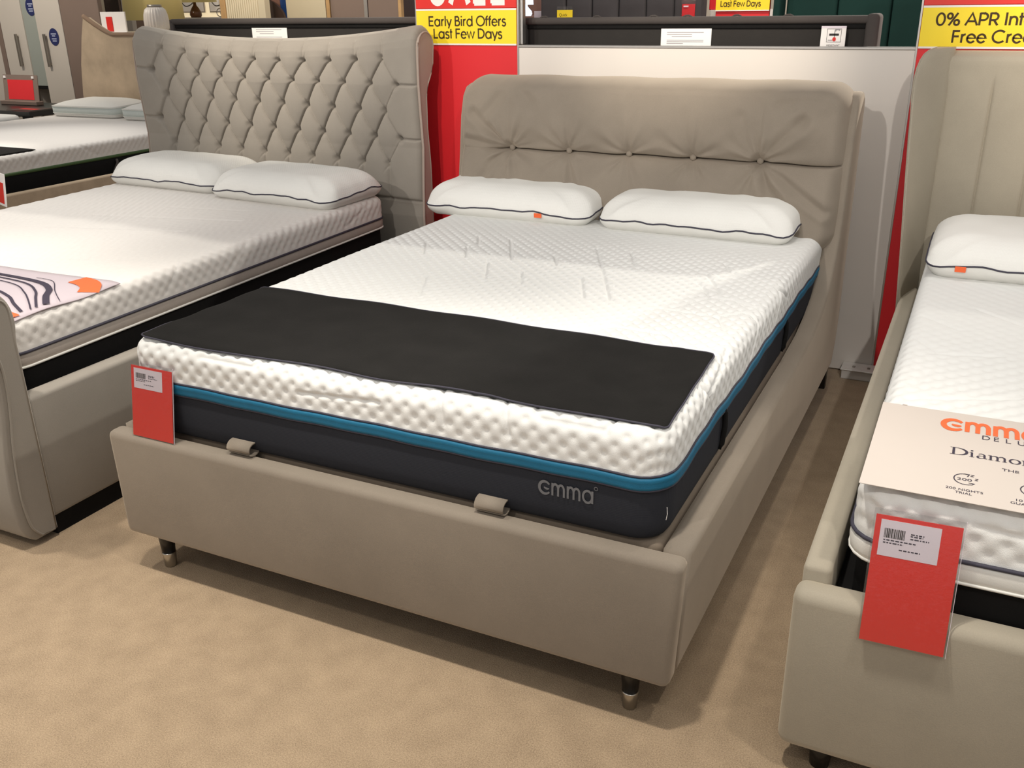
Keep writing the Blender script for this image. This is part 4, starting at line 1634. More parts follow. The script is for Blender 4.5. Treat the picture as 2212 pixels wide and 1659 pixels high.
V, Fq = padded_cover(RMX0, RMX1, 0.052, 2.07, 0.551, 0.665, 0.07, 0.042, 0.008, right_pattern, 0.006)
make('mattress_cover', V, Fq, M['white_knit'], rm, True)
V, F = band(RMX0-0.002, RMX1+0.002, 0.050, 2.07, 0.505, 0.547, 0.07, 0.003, 0.02, 4)
lab(make('border_band', V, F, M['pillow_plain'], rm, True), 'plain white border band')
V, F = band(RMX0+0.014, RMX1-0.014, 0.066, 2.055, 0.385, 0.505, 0.06, 0.0, 0.03, 6)
lab(make('mattress_core', V, F, M['black'], rm, True), 'black lower side of the mattress')
P, N = rrect(RMX0, RMX1, 0.052, 2.07, 0.07, 0.02)
V, F = tube(np.column_stack([P+N*0.003, np.full(len(P), 0.549)]), 0.0042, 6, True)
make('piping', V, F, M['piping'], rm, True)
V, F = tube(np.column_stack([P+N*0.002, np.full(len(P), 0.504)]), 0.0035, 6, True)
make('piping', V, F, M['pillow_plain'], rm, True)

put_pillow((2.30, 1.855, 0.667), (math.radians(2), 0, math.radians(0)), 'white pillow with an orange tab on the right bed', 'pillows on the display beds', (0.74, 0.50, 0.135), 5, tab=-0.265)

# ---- cardboard brand leaflet across the foot of the right mattress
lf = thing('display_card', 'pale cardboard band printed with orange lettering on the right mattress', 'leaflet', (2.67, 0.255, 0.667))
V, F = rbox(1.926, 3.42, 0.046, 0.462, 0.6685, 0.6705, 0.0006, 1)
make('card_sheet', V, F, M['leaflet'], lf)
V, F = rbox(1.966, 1.976, 0.460, 0.4665, 0.6685, 0.6705)
make('card_fold', V, F, M['leaflet'], lf)
zc = 0.6712
ev, ef, ew = emma_word(0.13)
kx, ky = 0.190/ew, 0.055
EX0, EY0 = 2.049, 0.366
lettering(lf, (ev*np.array([kx, ky/0.52, 1]), ef), (EX0, EY0-0.002, zc), (1, 0, 0), (0, 1, 0), M['orange'])
x = 2.125
for ch in 'DELUXE':
    v, f = font_text(ch, 0.030)
    v = v.copy()
    v[:, 0] = v[:, 0]*0.75
    lettering(lf, (v, f), (x, 0.338, zc), (1, 0, 0), (0, 1, 0), M['ink_navy'])
    x += 0.0215


# serif word
def serif(gl, w1=0.10, w2=0.03):
    return gl


def srf(x, y, l=0.13, w=0.028):
    return ribbon([(x-l/2, y), (x+l/2, y)], w)


def serif_word():
    parts, x = [], 0
    # D
    parts += [ribbon([(.14, 0), (.14, .72)], .10), srf(.12, .012, .24), srf(.12, .708, .24)]
    a_ = arc(.28, .36, .38, .345, 90, -90, 24)
    parts.append(ribbon(a_, [.03+.085*math.sin(PI*i/24)**1.2 for i in range(25)]))
    parts += [ribbon([(.12, .705), (.30, .705)], .03), ribbon([(.12, .015), (.30, .015)], .03)]
    x = .76

    def stem(xx, top=.47):
        parts.extend([ribbon([(xx, 0), (xx, top)], .085), srf(xx, .012, .20), ribbon([(xx-.10, top-.01), (xx, top-.005)], .03)])
    # i
    stem(x+.10)
    parts.append(ribbon(arc(x+.10, .64, .028, .028, 0, 360, 12), .056))
    x += .27
    # a
    parts.append(ribbon([(x+.32, .03), (x+.32, .33)]+arc(x+.20, .33, .12, .14, 0, 150, 10), [.085]*2+[.07-.035*i/10 for i in range(11)]))
    parts.append(ribbon([(x+.32, .29), (x+.16, .25)]+arc(x+.16, .125, .11, .12, 90, 300, 14)+[(x+.32, .10)], [.03]*2+[.03+.055*math.sin(PI*i/14) for i in range(15)]+[.03]))
    parts.append(ribbon([(x+.32, .03), (x+.42, .03)], .04))
    x += .46
    # m
    stem(x+.10)
    for q in (0, .27):
        parts.append(ribbon([(x+.12+q, .37)]+arc(x+.25+q, .33, .11, .125, 150, 0, 10)+[(x+.36+q, .01)], [.03]+[.03+.055*min(1, i/8) for i in range(11)]+[.085]))
        parts.append(srf(x+.36+q, .012, .19))
    x += .78
    # o
    parts.append(ribbon(arc(x+.24, .235, .19, .225, 0, 360, 30), [.03+.06*abs(math.cos(2*PI*i/30)) for i in range(31)]))
    x += .50
    # n
    stem(x+.10)
    parts.append(ribbon([(x+.12, .37)]+arc(x+.25, .33, .11, .125, 150, 0, 10)+[(x+.36, .01)], [.03]+[.03+.055*min(1, i/8) for i in range(11)]+[.085]))
    parts.append(srf(x+.36, .012, .19))
    x += .50
    # d
    parts.append(ribbon(arc(x+.22, .235, .18, .225, 0, 360, 30), [.03+.055*abs(math.cos(2*PI*i/30)) for i in range(31)]))
    parts.append(ribbon([(x+.40, 0), (x+.40, .74)], .085))
    parts += [ribbon([(x+.30, .73), (x+.40, .73)], .03), ribbon([(x+.40, .02), (x+.50, .02)], .03)]
    x += .5
    return stack(parts)


sv, sf = serif_word()
lettering(lf, (sv*np.array([0.0455, 0.046, 1]), sf), (2.071, 0.243, zc), (1, 0, 0), (0, 1, 0), M['ink_navy'])
lettering(lf, fit_font('THE', 2.163, 2.192, 0.203, 0.011), (0, 0, zc), (1, 0, 0), (0, 1, 0), M['ink_navy'])
lettering(lf, fit_font('200 NIGHTS', 2.071, 2.133, 0.088, 0.0085), (0, 0, zc), (1, 0, 0), (0, 1, 0), M['ink_navy'])
lettering(lf, fit_font('TRIAL', 2.087, 2.115, 0.0745, 0.0085), (0, 0, zc), (1, 0, 0), (0, 1, 0), M['ink_navy'])
lettering(lf, fit_font('200', 2.088, 2.1135, 0.1315, 0.010), (0, 0, zc), (1, 0, 0), (0, 1, 0), M['ink_navy'])
v1 = ribbon(arc(2.1025, 0.1375, 0.0195, 0.0225, 80, 300, 26), 0.0020)
v2 = ribbon([(2.108, 0.1240), (2.118, 0.1240), (2.113, 0.117)], 0.0020)
v3 = ribbon([(2.100, 0.1605), (2.1085, 0.1605), (2.1055, 0.150)], 0.0020)
v4 = ribbon([(2.111, 0.160), (2.1165, 0.160), (2.111, 0.1535), (2.1165, 0.1535)], 0.0018)
v5 = ribbon([(2.1185, 0.146), (2.1235, 0.146), (2.1185, 0.1395), (2.1235, 0.1395)], 0.0018)
lettering(lf, join(v1, v2, v3, v4, v5), (0, 0, zc), (1, 0, 0), (0, 1, 0), M['ink_navy'], 'moon_icon')
lettering(lf, fit_font('10 YEAR', 2.186, 2.232, 0.086, 0.0085), (0, 0, zc), (1, 0, 0), (0, 1, 0), M['ink_navy'])
lettering(lf, fit_font('GUARANTEE', 2.177, 2.243, 0.0725, 0.0085), (0, 0, zc), (1, 0, 0), (0, 1, 0), M['ink_navy'])
lettering(lf, ribbon(arc(2.213, 0.1375, 0.0195, 0.0225, 0, 360, 30), 0.0020), (0, 0, zc), (1, 0, 0), (0, 1, 0), M['ink_navy'], 'ring_icon')

price_card('large red price card in a clear sleeve hanging on the right footboard', (1.9665, -0.0135, 0.374), (1, 0, 0.03), (-0.015, 0.20, 1), 0.150, 0.262, M['red'])

# ================================================================== BEDS BEHIND THE PARTITION
def bed_back(name, label, x0, x1, z1, y0, note):
    """rear side of a headboard facing us: padded rim round a recessed dust cover"""
    t = thing(name, label, 'headboard', ((x0+x1)/2, y0, 0))
    V, F = rbox(x0+0.02, x1-0.02, y0+0.022, y0+0.03, 0.25, z1-0.02)
    make('dust_cover', V, F, M['dust_cover'], t)
    V, F = rbox(x0, x1, y0, y0+0.10, z1-0.030, z1, 0.013, 3)
    make('top_rim', V, F, M['char_velvet'], t, True)
    V, F = rbox(x0+0.016, x1-0.016, y0+0.014, y0+0.024, z1-0.048, z1-0.028, 0.003, 1)
    make('rim_fold', V, F, M['black'], t)
    for xa in (x0, x1-0.028):
        V, F = rbox(xa, xa+0.028, y0, y0+0.10, 0.0, z1-0.004, 0.010, 2)
        make('side_rim', V, F, M['char_velvet'], t, True)
    V, F = rbox(x0+0.01, x1-0.01, y0+0.03, y0+0.10, 0.25, z1-0.01)
    make('headboard_core', V, F, M['char_velvet'], t)
    return t


h1 = bed_back('headboard', 'dark headboard back seen above the tufted headboard', -2.075, -0.475, 1.447, 2.53, True)
h2 = bed_back('headboard', 'charcoal headboard back seen above the white wall', 0.060, 1.603, 1.440, 2.53, True)
# taller rounded right end of the second one
V, F = rbox(1.555, 1.606, 2.526, 2.66, 0.0, 1.447, 0.016, 3)
make('wing_end', V, F, M['char_velvet'], h2, True)
for xx in (0.165, 0.42, 0.68, 0.83, 1.04, 1.25):
    V, F = tube([(xx-0.02, 2.56, 1.438), (xx-0.008, 2.56, 1.444), (xx+0.006, 2.56, 1.445), (xx+0.02, 2.56, 1.439)], 0.004, 6)
    make('fabric_pleat', V, F, M['char_velvet'], h2, True)


def notice(label, x0, x1, z0, z1, y, lines=True):
    t = thing('paper_notice', label, 'notice', ((x0+x1)/2, y, z0))
    V, F = rbox(x0, x1, y-0.002, y, z0, z1, 0.0004, 1)
    make('paper', V, F, M['white_paper'], t)
    V, F = quad((0, y-0.0024, 0), UX, UZ, x0, x1, z1-0.008, z1)
    make('paper_header', V, F, M['label'], t)
    if lines:
        r_ = random.Random(int(x0*100))
        ps = []
        W_, H_ = x1-x0, z1-z0
        for k_, (a, b) in zip((0.70, 0.60, 0.50, 0.33, 0.25, 0.17), ((.12, .85), (.12, .62), (.22, .62), (.12, .85), (.12, .85), (.12, .45))):
            ps.append(quad((0, y-0.0024, 0), UX, UZ, x0+W_*a, x0+W_*b, z0+H_*k_, z0+H_*k_+0.0025))
        V, F = join(*ps)
        make('printed_lines', V, F, M['ink_grey'], t)
    return t


notice('white notice on the dark headboard above the tufted bed', -1.515, -1.285, 1.322, 1.419, 2.548)
notice('white notice on the charcoal headboard above the white wall', 0.722, 0.942, 1.318, 1.402, 2.548)
nt_ = notice('small fire-resistant label with a match symbol on the charcoal headboard', 1.392, 1.487, 1.318, 1.402, 2.520, False)
yq = 2.5172
fr = [quad((0, yq, 0), UX, UZ, *q) for q in ((1.415, 1.470, 1.342, 1.3435), (1.415, 1.470, 1.391, 1.3925), (1.415, 1.4163, 1.342, 1.3925), (1.4687, 1.470, 1.342, 1.3925))]
make('label_frame', *join(*fr), M['ink'], nt_)
make('match_symbol', *join(quad((0, yq, 0), UX, UZ, 1.424, 1.461, 1.366, 1.374), quad((0, yq, 0), UX, UZ, 1.420, 1.450, 1.349, 1.351), quad((0, yq, 0), UX, UZ, 1.4435, 1.4455, 1.352, 1.386)), M['ink'], nt_)
make('smoke_symbol', *place2d(*ribbon(arc(1.455, 1.384, 0.009, 0.006, 200, 20, 8), 0.006), (0, yq-0.0002, 0), UX, UZ), M['ink_grey'], nt_)
make('flame_symbol', *place2d(*ribbon(arc(1.4445, 1.353, 0.0035, 0.0045, 0, 360, 12), 0.007), (0, yq-0.0003, 0), UX, UZ), M['red'], nt_)
v, f = fit_font('RESISTANT', 1.418, 1.468, 1.327, 0.006)
lettering(nt_, (v, f), (0, yq, 0), UX, UZ, M['ink'])


# ================================================================== FURTHER BACK, RIGHT SIDE
def channel_headboard(label, x0, x1, y, z1, n, mat):
    t = thing('headboard', label, 'headboard', ((x0+x1)/2, y, 0))
    w = (x1-x0)/n
    for i in range(n):
        V, F = rbox(x0+w*i+0.003, x0+w*(i+1)-0.003, y, y+0.07, 0.0, z1, 0.016, 3)
        make('channel', V, F, mat, t, True)
    V, F = rbox(x0, x1, y+0.03, y+0.10, 0.0, z1-0.01)
    make('headboard_core', V, F, mat, t)
    return t


channel_headboard('black velvet headboard with wide vertical channels behind the charcoal headboard', -0.62, 0.43, 4.25, 1.80, 6, M['slate_velvet'])
channel_headboard('bottle green velvet headboard with vertical channels, upper right', 0.905, 2.05, 4.30, 1.85, 4, M['green_velvet'])
V, F = rbox(0.860, 0.902, 4.16, 4.32, 0.0, 1.85, 0.015, 3)
tag(make('bed_post', V, F, M['green_velvet'], None, True), 'narrow green velvet headboard wing left of the green headboard', 'headboard')
t = thing('offer_sign', 'small distant yellow Last Few Days sign on a red board', 'sign', (0.69, 4.18, 0))
V, F = rbox(0.530, 0.838, 4.18, 4.21, 0.0, 1.75, 0.002, 1)
make('red_board', V, F, M['red_panel'], t)
V, F = rbox(0.530, 0.838, 4.172, 4.18, 1.452, 1.60, 0.001, 1)
make('sign_sheet', V, F, M['yellow'], t)
V, F = rbox(0.530, 0.838, 4.170, 4.18, 1.446, 1.452)
make('white_border', V, F, M['white_paper'], t)
lettering(t, fit_text('Last Few Days', 0.558, 0.789, 1.471, 0.031, 0.11), (0, 4.1705, 0), UX, UZ, M['ink_brown'])
lettering(t, fit_text('Early Bird Offers', 0.543, 0.815, 1.512, 0.031, 0.11), (0, 4.1705, 0), UX, UZ, M['ink_brown'])
V, F = rbox(0.840, 0.856, 4.19, 4.21, 0.0, 1.455)
tag(make('white_post', V, F, M['plastic_white']), 'slim white post beside the distant yellow sign', 'post')
t = thing('price_card', 'yellow Quick card on the black channel headboard', 'price card', (-0.45, 4.15, 1.40))
V, F = rbox(-0.500, -0.396, 4.246, 4.25, 1.395, 1.462)
make('card', V, F, M['yellow'], t)
lettering(t, fit_font('Quick', -0.485, -0.43, 1.424, 0.018), (0, 4.2455, 0), UX, UZ, M['ink_brown'])
V, F = rbox(-0.500, -0.396, 4.246, 4.25, 1.462, 1.482)
make('card_holder', V, F, M['clear'], t)
t = thing('price_card', 'red price card in a clear holder on the black channel headboard', 'price card', (0.35, 4.2, 1.40))
V, F = rbox(0.310, 0.388, 4.244, 4.248, 1.40, 1.487)
make('card', V, F, M['red_panel'], t)
V, F = rbox(0.306, 0.392, 4.238, 4.242, 1.40, 1.53)
make('card_holder', V, F, M['clear'], t)
lettering(t, ([(0.32, 1.470), (0.35, 1.470), (0.35, 1.478), (0.32, 1.478)], [(0, 1, 2, 3)]), (0, 4.2375, 0), UX, UZ, M['label'], 'printed_lines')
t = thing('bed_end_box', 'pale box with a red band right of the black headboard', 'box', (0.48, 4.5, 0))
V, F = rbox(0.425, 0.52, 4.45, 4.55, 0.0, 1.452, 0.003, 1)
make('box_body', V, F, M['plastic_white'], t)
V, F = rbox(0.415, 0.52, 4.46, 4.54, 1.452, 1.56, 0.003, 1)
make('red_band', V, F, M['red_panel'], t)
# floor lamp with white shade seen beside the aluminium post
t = thing('table_lamp', 'lit white lamp between the red board and the black headboard', 'lamp', (-1.266, 5.4, 1.415))
V, F = lathe([(0.045, 1.415), (0.055, 1.43), (0.05, 1.45), (0.022, 1.48), (0.016, 1.50)], (-1.266, 5.4, 0), 16)
make('lamp_base', V, F, M['lamp_blue'], t, True)
V, F = lathe([(0.065, 1.495), (0.06, 1.60), (0.055, 1.70)], (-1.266, 5.4, 0), 18)
make('lamp_shade', V, F, M['lamp_blue'], t, True)
V, F = rbox(-1.60, -0.98, 5.2, 5.6, 0.0, 1.415, 0.005, 1)
tag(make('cabinet', V, F, M['rust']), 'rust brown cabinet under the lit white lamp', 'cabinet')
V, F = rbox(-1.48, -1.08, 5.75, 5.80, 0.0, 2.0, 0.003, 1)
tag(make('rust_board', V, F, M['rust']), 'rust brown board behind the lit white lamp', 'panel')
t = thing('price_card', 'blank white card left of the black channel headboard', 'price card', (-0.73, 4.5, 0))
V, F = rbox(-0.775, -0.690, 4.5, 4.51, 1.36, 1.455)
make('card', V, F, M['label'], t)
V, F = rbox(-0.74, -0.725, 4.51, 4.525, 0.0, 1.42)
make('stand_post', V, F, M['alu'], t)
V, F = rbox(-0.80, -0.665, 4.44, 4.58, 0.0, 0.02)
make('stand_foot', V, F, M['alu'], t)

# ================================================================== FAR LEFT BED
fbd = thing('upholstered_bed', 'champagne velvet bed with piped dipped headboard, far left', 'bed', (-4.28, 3.4, 0))
FXC = -4.28
xs_ = np.linspace(-5.105, -3.455, 100)
zt = 1.303+np.where(xs_ < FXC, 0.150, 0.088)*np.clip((np.abs(xs_-FXC)-0.50)/0.325, 0, 1)**1.3
poly = list(zip(xs_, zt))
V, F = prism([(-5.165, 1.27), (-5.225, 1.05), (-5.265, 0.80), (-5.27, 0.2), (-3.29, 0.2), (-3.295, 0.80), (-3.335, 1.05), (-3.395, 1.27)]+[(x, z-0.012) for x, z in poly[::-1]], 'y', 4.60, 4.68)
make('headboard', V, F, M['champagne'], fbd)
V, F = tube([(x, 4.605, z) for x, z in poly], 0.018, 8)
lab(make('headboard_piping', V, F, M['champagne_trim'], fbd, True), 'brown shiny piping along the dipped top edge')
for x0, x1 in ((-3.325, -3.27), (-5.29, -5.235)):
    V, F = rbox(x0, x1, 1.80, 4.60, 0.08, 0.455, 0.012, 2)
    make('side_rail', V, F, M['champagne'], fbd, True)
V, F = rbox(-5.29, -3.27, 1.75, 1.81, 0.08, 0.455, 0.012, 2)
make('footboard', V, F, M['champagne'], fbd, True)
V, F = rbox(-5.23, -3.33, 1.82, 4.58, 0.0, 0.40)
make('slat_base', V, F, M['black'], fbd)

fm = thing('mattress', 'white mattress with green band on the champagne bed', 'mattress', (FXC, 3.3, 0.40))
FL = [[(-3.30, 3.05), (-3.42, 2.85)], [(-3.40, 2.66), (-3.30, 2.52)]]


def far_pattern(U, V):
    h = dimples(U, 0.046, 0.0036, 0.010, 0.0014)
    side = 1/(1+np.exp(-(U[:, 0]+3.41)/0.006))
    dm, g = grooves(U, FL, 0.004, 0.007)
    edge = 1/(1+np.exp(-(V[:, 2]-0.575)/0.003))
    return (h*(0.10+0.90*side)+g)*edge


V, Fq = padded_cover(-5.18, -3.385, 1.84, 4.58, 0.562, 0.668, 0.06, 0.030, 0.0125, far_pattern, 0.009)
make('mattress_cover', V, Fq, M['side_knit'], fm, True)
V, F = band(-5.18, -3.385, 1.84, 4.58, 0.40, 0.545, 0.06, 0.002, 0.05, 4)
make('mattress_core', V, F, M['black'], fm, True)
V, F = band(-5.182, -3.383, 1.838, 4.582, 0.543, 0.563, 0.06, 0.004, 0.05, 4)
lab(make('green_tape', V, F, M['green_tape'], fm, True), 'dark green edge tape')
V, F = tube([(-3.38, 3.18, 0.53), (-3.365, 3.17, 0.51), (-3.362, 3.14, 0.47), (-3.375, 3.12, 0.43)], 0.009, 6)
make('strap_handle', V, F, M['char_velvet'], fm, True)
t = thing('mattress_protector', 'dark grey protector strip on the foot of the champagne bed', 'bed runner', (FXC, 2.4, 0.67))
V, F = rbox(-5.15, -3.41, 1.95, 2.58, 0.672, 0.677, 0.002, 1)
make('felt_sheet', V, F, M['black_felt'], t)


def box_pillow(loc, rot, label):
    t = thing('pillow', label, 'pillow', (0, 0, 0), 'pillows on the display beds')
    w, d, h = 0.74, 0.42, 0.140
    P, N = rrect(-w/2, w/2, -d/2, d/2, 0.07, 0.02)
    rings = [np.column_stack([P-N*0.03, np.full(len(P), 0.0)]), np.column_stack([P-N*0.010, np.full(len(P), 0.016)]), np.column_stack([P, np.full(len(P), 0.036)])]
    make('pillow_base', *loft(rings), M['pillow_plain'], t, True)
    rings = [np.column_stack([P, np.full(len(P), z)]) for z in (0.036, 0.06, 0.090)]
    lab(make('gusset', *loft(rings), M['mesh_gusset'], t, True), 'pale mint side gusset')
    rings = []
    for i in range(15):
        q = i/14
        rings.append(np.column_stack([P*(1-0.9995*q), np.full(len(P), 0.090+(h-0.090)*(1-(1-q)**3.2))]))
    make('pillow_cover', *loft(rings), M['pillow_plain'], t, True)
    for z in (0.036, 0.090):
        make('seam', *tube(np.column_stack([P+N*0.001, np.full(len(P), z)]), 0.0025, 6, True), M['pillow_plain'], t, True)
    t.location = loc
    t.rotation_euler = rot
    return t


M['mesh_gusset'] = plain('mint_gusset', (204, 212, 208), 0.85, 0, 0.02, 40)
box_pillow((-4.745, 4.315, 0.669), (math.radians(2), 0, math.radians(2)), 'white box-edged pillow, left one on the champagne bed')
box_pillow((-3.91, 4.29, 0.669), (math.radians(2), 0, math.radians(1)), 'white box-edged pillow, right one on the champagne bed')

# ---- bed beyond with a dark table and a red sign holder
t = thing('mattress', 'bare white mattress at the left edge beyond the champagne bed', 'mattress', (-6.1, 2.9, 0.0))
P, N = rrect(-7.0, -5.36, 1.95, 4.02, 0.06, 0.05)
make('mattress_cover', *loft([np.column_stack([P, np.full(len(P), 0.42)]), np.column_stack([P, np.full(len(P), 0.65)]), np.column_stack([P-N*0.01, np.full(len(P), 0.67)]), np.column_stack([P-N*0.03, np.full(len(P), 0.68)])]), M['white_knit'], t, True)
V, F = rbox(-6.96, -5.40, 2.0, 3.98, 0.0, 0.42, 0.01, 2)
make('divan_base', V, F, M['char_velvet'], t)
t = thing('display_table', 'low dark glossy table holding the red sign, left edge', 'table', (-6.0, 4.3, 0))
V, F = rbox(-7.2, -5.32, 4.06, 4.72, 0.655, 0.70, 0.004, 2)
make('table_top', V, F, M['black_gloss'], t)
for xx in (-7.15, -5.40):
    for yy in (4.10, 4.66):
        V, F = rbox(xx-0.03, xx+0.03, yy-0.03, yy+0.03, 0.0, 0.655)
        make('leg', V, F, M['black_gloss'], t)
V, F = rbox(-5.66, -5.34, 4.10, 4.34, 0.7005, 0.7035)
lf2 = make('leaflet', V, F, M['dark_brown'])
tag(lf2, 'dark brochure with a red strip lying on the dark table', 'leaflet')
V, F = rbox(-5.60, -5.40, 4.18, 4.235, 0.7037, 0.7045)
make('red_strip', V, F, M['red'], lf2)
t = thing('sign_holder', 'acrylic holder with a dark red sheet standing on the dark table', 'sign holder', (-5.95, 4.5, 0.70))


def holder(p, x0, x1, z0, z1, n0, n1, m, nm):
    o = np.array((-6.12, 4.50, 0.722))
    ux_ = np.array((1, 0, 0))
    uz_ = np.array((-0.26, 0.30, 0.84))
    nn = np.array((0, -0.94, 0.33))
    c = [o+ux_*x+uz_*z+nn*n for n in (n0, n1) for x, z in ((x0, z0), (x1, z0), (x1, z1), (x0, z1))]
    return make(nm, c, [(3, 2, 1, 0), (4, 5, 6, 7), (0, 1, 5, 4), (1, 2, 6, 5), (2, 3, 7, 6), (3, 0, 4, 7)], m, p)


holder(t, -0.06, 0.40, 0.0, 0.275, 0, 0.006, M['taupe_wall'], 'backing_sheet')
holder(t, 0.0, 0.34, 0.025, 0.225, 0.0065, 0.008, M['red_panel'], 'red_sheet')
V, F = rbox(-6.20, -5.72, 4.46, 4.54, 0.7005, 0.735, 0.004, 1)
make('holder_foot', V, F, M['taupe_wall'], t)
for xx in (-0.03, 0.345):
    holder(t, xx-0.012, xx+0.012, 0.238, 0.262, 0.006, 0.016, M['white_paper'], 'stud')


# ================================================================== WARDROBES, LAMPS AND PANELS AT THE BACK LEFT
def door_unit(t, x0, x1, y, z0, z1, m, hx):
    d = make('door', *rbox(x0, x1, y, y+0.03, z0, z1, 0.003, 1), m, t)
    if hx is not None:
        a = rbox(hx-0.015, hx+0.015, y-0.035, y-0.018, 0.985, 1.29, 0.003, 1)
        make('door_handle', *a, M['brushed'], d)
        for zz in (1.01, 1.265):
            V, F = rbox(hx-0.008, hx+0.008, y-0.02, y+0.001, zz-0.008, zz+0.008)
            make('handle_post', V, F, M['brushed'], d)
    return d


w1 = thing('wardrobe', 'tall gloss white wardrobe with a bar handle at the left edge', 'wardrobe', (-7.1, 5.2, 0))
V, F = rbox(-8.2, -6.64, 5.235, 5.75, 0.0, 2.2, 0.003, 1)
make('carcass', V, F, M['ward_white'], w1)
door_unit(w1, -8.2, -7.03, 5.20, 0.06, 2.18, M['ward_white'], None)
V, F = rbox(-7.027, -6.966, 5.195, 5.234, 0.0, 2.2, 0.002, 1)
make('side_strip', V, F, M['taupe_wall'], w1)
door_unit(w1, -6.963, -6.634, 5.20, 0.06, 2.18, M['ward_white'], -6.741)
w2 = thing('wardrobe', 'white wardrobe with a round navy sticker beside its bar handle', 'wardrobe', (-6.27, 5.2, 0))
V, F = rbox(-6.446, -6.09, 5.235, 5.75, 0.0, 2.2, 0.003, 1)
make('carcass', V, F, M['ward_white'], w2)
d2 = door_unit(w2, -6.446, -6.09, 5.20, 0.06, 2.18, M['ward_white'], -6.338)
w3 = thing('glass_panel', 'tall tinted glass panel with a navy sticker between the white wardrobes', 'panel', (-6.54, 5.22, 0))
V, F = rbox(-6.634, -6.447, 5.213, 5.233, 0.80, 2.2, 0.002, 1)
make('glass_pane', V, F, M['mirror_grey'], w3)
V, F = rbox(-6.634, -6.447, 5.205, 5.234, 0.770, 0.80)
make('bottom_rail', V, F, M['black'], w3)
V, F = rbox(-6.634, -6.447, 5.210, 5.234, 0.0, 0.05)
make('floor_rail', V, F, M['brushed'], w3)
for xx in (-6.630, -6.451):
    V, F = rbox(xx-0.003, xx+0.003, 5.216, 5.234, 0.0, 2.2)
    make('side_post', V, F, M['brushed'], w3)


def sticker(parent, x, y, z, rx, rz, xmax=99.0):
    n = 28
    V = [(min(xmax, x+rx*math.cos(2*PI*i/n)), yy, z+rz*math.sin(2*PI*i/n)) for yy in (y-0.002, y) for i in range(n)]
    F = [tuple(range(n)), tuple(range(2*n-1, n-1, -1))]+[(i, n+i, n+(i+1) % n, (i+1) % n) for i in range(n)]
    st = make('round_sticker', V, F, M['navy_sticker'], parent)
    ps = [quad((0, y-0.0026, 0), UX, UZ, x-a*rx, min(xmax-0.004, x+b*rx), z+c*rz, z+(c+0.13)*rz) for a, b, c in ((.55, .55, .28), (.35, .3, .05), (.5, .5, -.28), (.4, .45, -.52))]
    make('sticker_text', *join(*ps), M['sticker_text'], st)
    return st


sticker(w2, -6.228, 5.198, 1.262, 0.066, 0.080)
sticker(w3, -6.498, 5.211, 1.535, 0.066, 0.080, -6.449)

V, F = rbox(-6.084, -5.574, 5.20, 5.25, 0.0, 2.2, 0.004, 1)
tag(make('partition', V, F, M['taupe_wall']), 'plain taupe partition between the white wardrobe and the ticket stand', 'partition')
t = thing('shelf_unit', 'dark brown open shelf behind the white ticket stand', 'shelf', (-6.5, 6.3, 0))
V, F = rbox(-6.9, -6.38, 6.45, 6.5, 0.0, 2.1)
make('back_panel', V, F, M['dark_brown'], t)
for z in (0.6, 1.10, 1.44, 1.80):
    V, F = rbox(-6.9, -6.38, 6.2, 6.45, z, z+0.025)
    make('shelf', V, F, M['dark_brown'], t)
V, F = rbox(-6.38, -6.355, 6.2, 6.5, 0, 2.1)
make('side_panel', V, F, M['taupe_wall'], t)
V, F = rbox(-6.345, -6.225, 6.2, 6.26, 0.0, 2.1, 0.004, 1)
tag(make('white_post', V, F, M['plastic_white']), 'pale white post between the dark shelf and the olive lampshade', 'post')

t = thing('chest', 'tall pale chest behind the champagne headboard', 'chest', (-4.95, 5.2, 0))
V, F = rbox(-5.50, -4.45, 5.02, 5.40, 0.0, 1.285, 0.006, 2)
make('carcass', V, F, M['cream_panel'], t)
V, F = rbox(-5.52, -4.43, 5.0, 5.42, 1.285, 1.305, 0.004, 2)
make('chest_top', V, F, M['cream_panel'], t)
for z in (0.1, 0.5, 0.9):
    V, F = rbox(-5.48, -4.47, 5.008, 5.02, z, z+0.37, 0.003, 1)
    make('drawer', V, F, M['cream_panel'], t)
t = thing('ticket_stand', 'white ticket stand with a small red card on the pale chest', 'ticket', (-5.30, 5.1, 1.305))
V, F = rbox(-5.451, -5.145, 5.10, 5.115, 1.305, 1.482, 0.002, 1)
make('backing_sheet', V, F, M['white_paper'], t)
V, F = rbox(-5.380, -5.305, 5.094, 5.10, 1.315, 1.440, 0.001, 1)
make('red_card', V, F, M['red'], t)
V, F = rbox(-5.451, -5.145, 5.07, 5.15, 1.303, 1.309)
make('stand_foot', V, F, M['plastic_white'], t)

t = thing('vase', 'white ribbed ceramic bottle vase beside the olive lampshade', 'vase', (-4.80, 5.14, 1.305))


def ribbed(profile, c, n, amp):
    V, F = [], []
    for r, h in profile:
        for i in range(n):
            a = 2*PI*i/n
            rr = r+amp*math.cos(a*n/4)
            V.append((c[0]+rr*math.cos(a), c[1]+rr*math.sin(a), c[2]+h))
    m = len(profile)
    for j in range(m-1):
        for i in range(n):
            F.append((j*n+i, j*n+(i+1) % n, (j+1)*n+(i+1) % n, (j+1)*n+i))
    F.append(tuple(range(n))[::-1])
    F.append(tuple((m-1)*n+i for i in range(n)))
    return np.array(V), F


make('vase_body', *ribbed([(0.088, 0.0), (0.103, 0.04), (0.106, 0.10), (0.100, 0.15), (0.088, 0.19), (0.066, 0.210)], (-4.805, 5.14, 1.305), 96, 0.003), M['white_board'], t, True)
make('vase_rim', *lathe([(0.062, 0.205), (0.062, 0.232), (0.055, 0.233)], (-4.805, 5.14, 1.305), 24), M['brushed'], t, True)

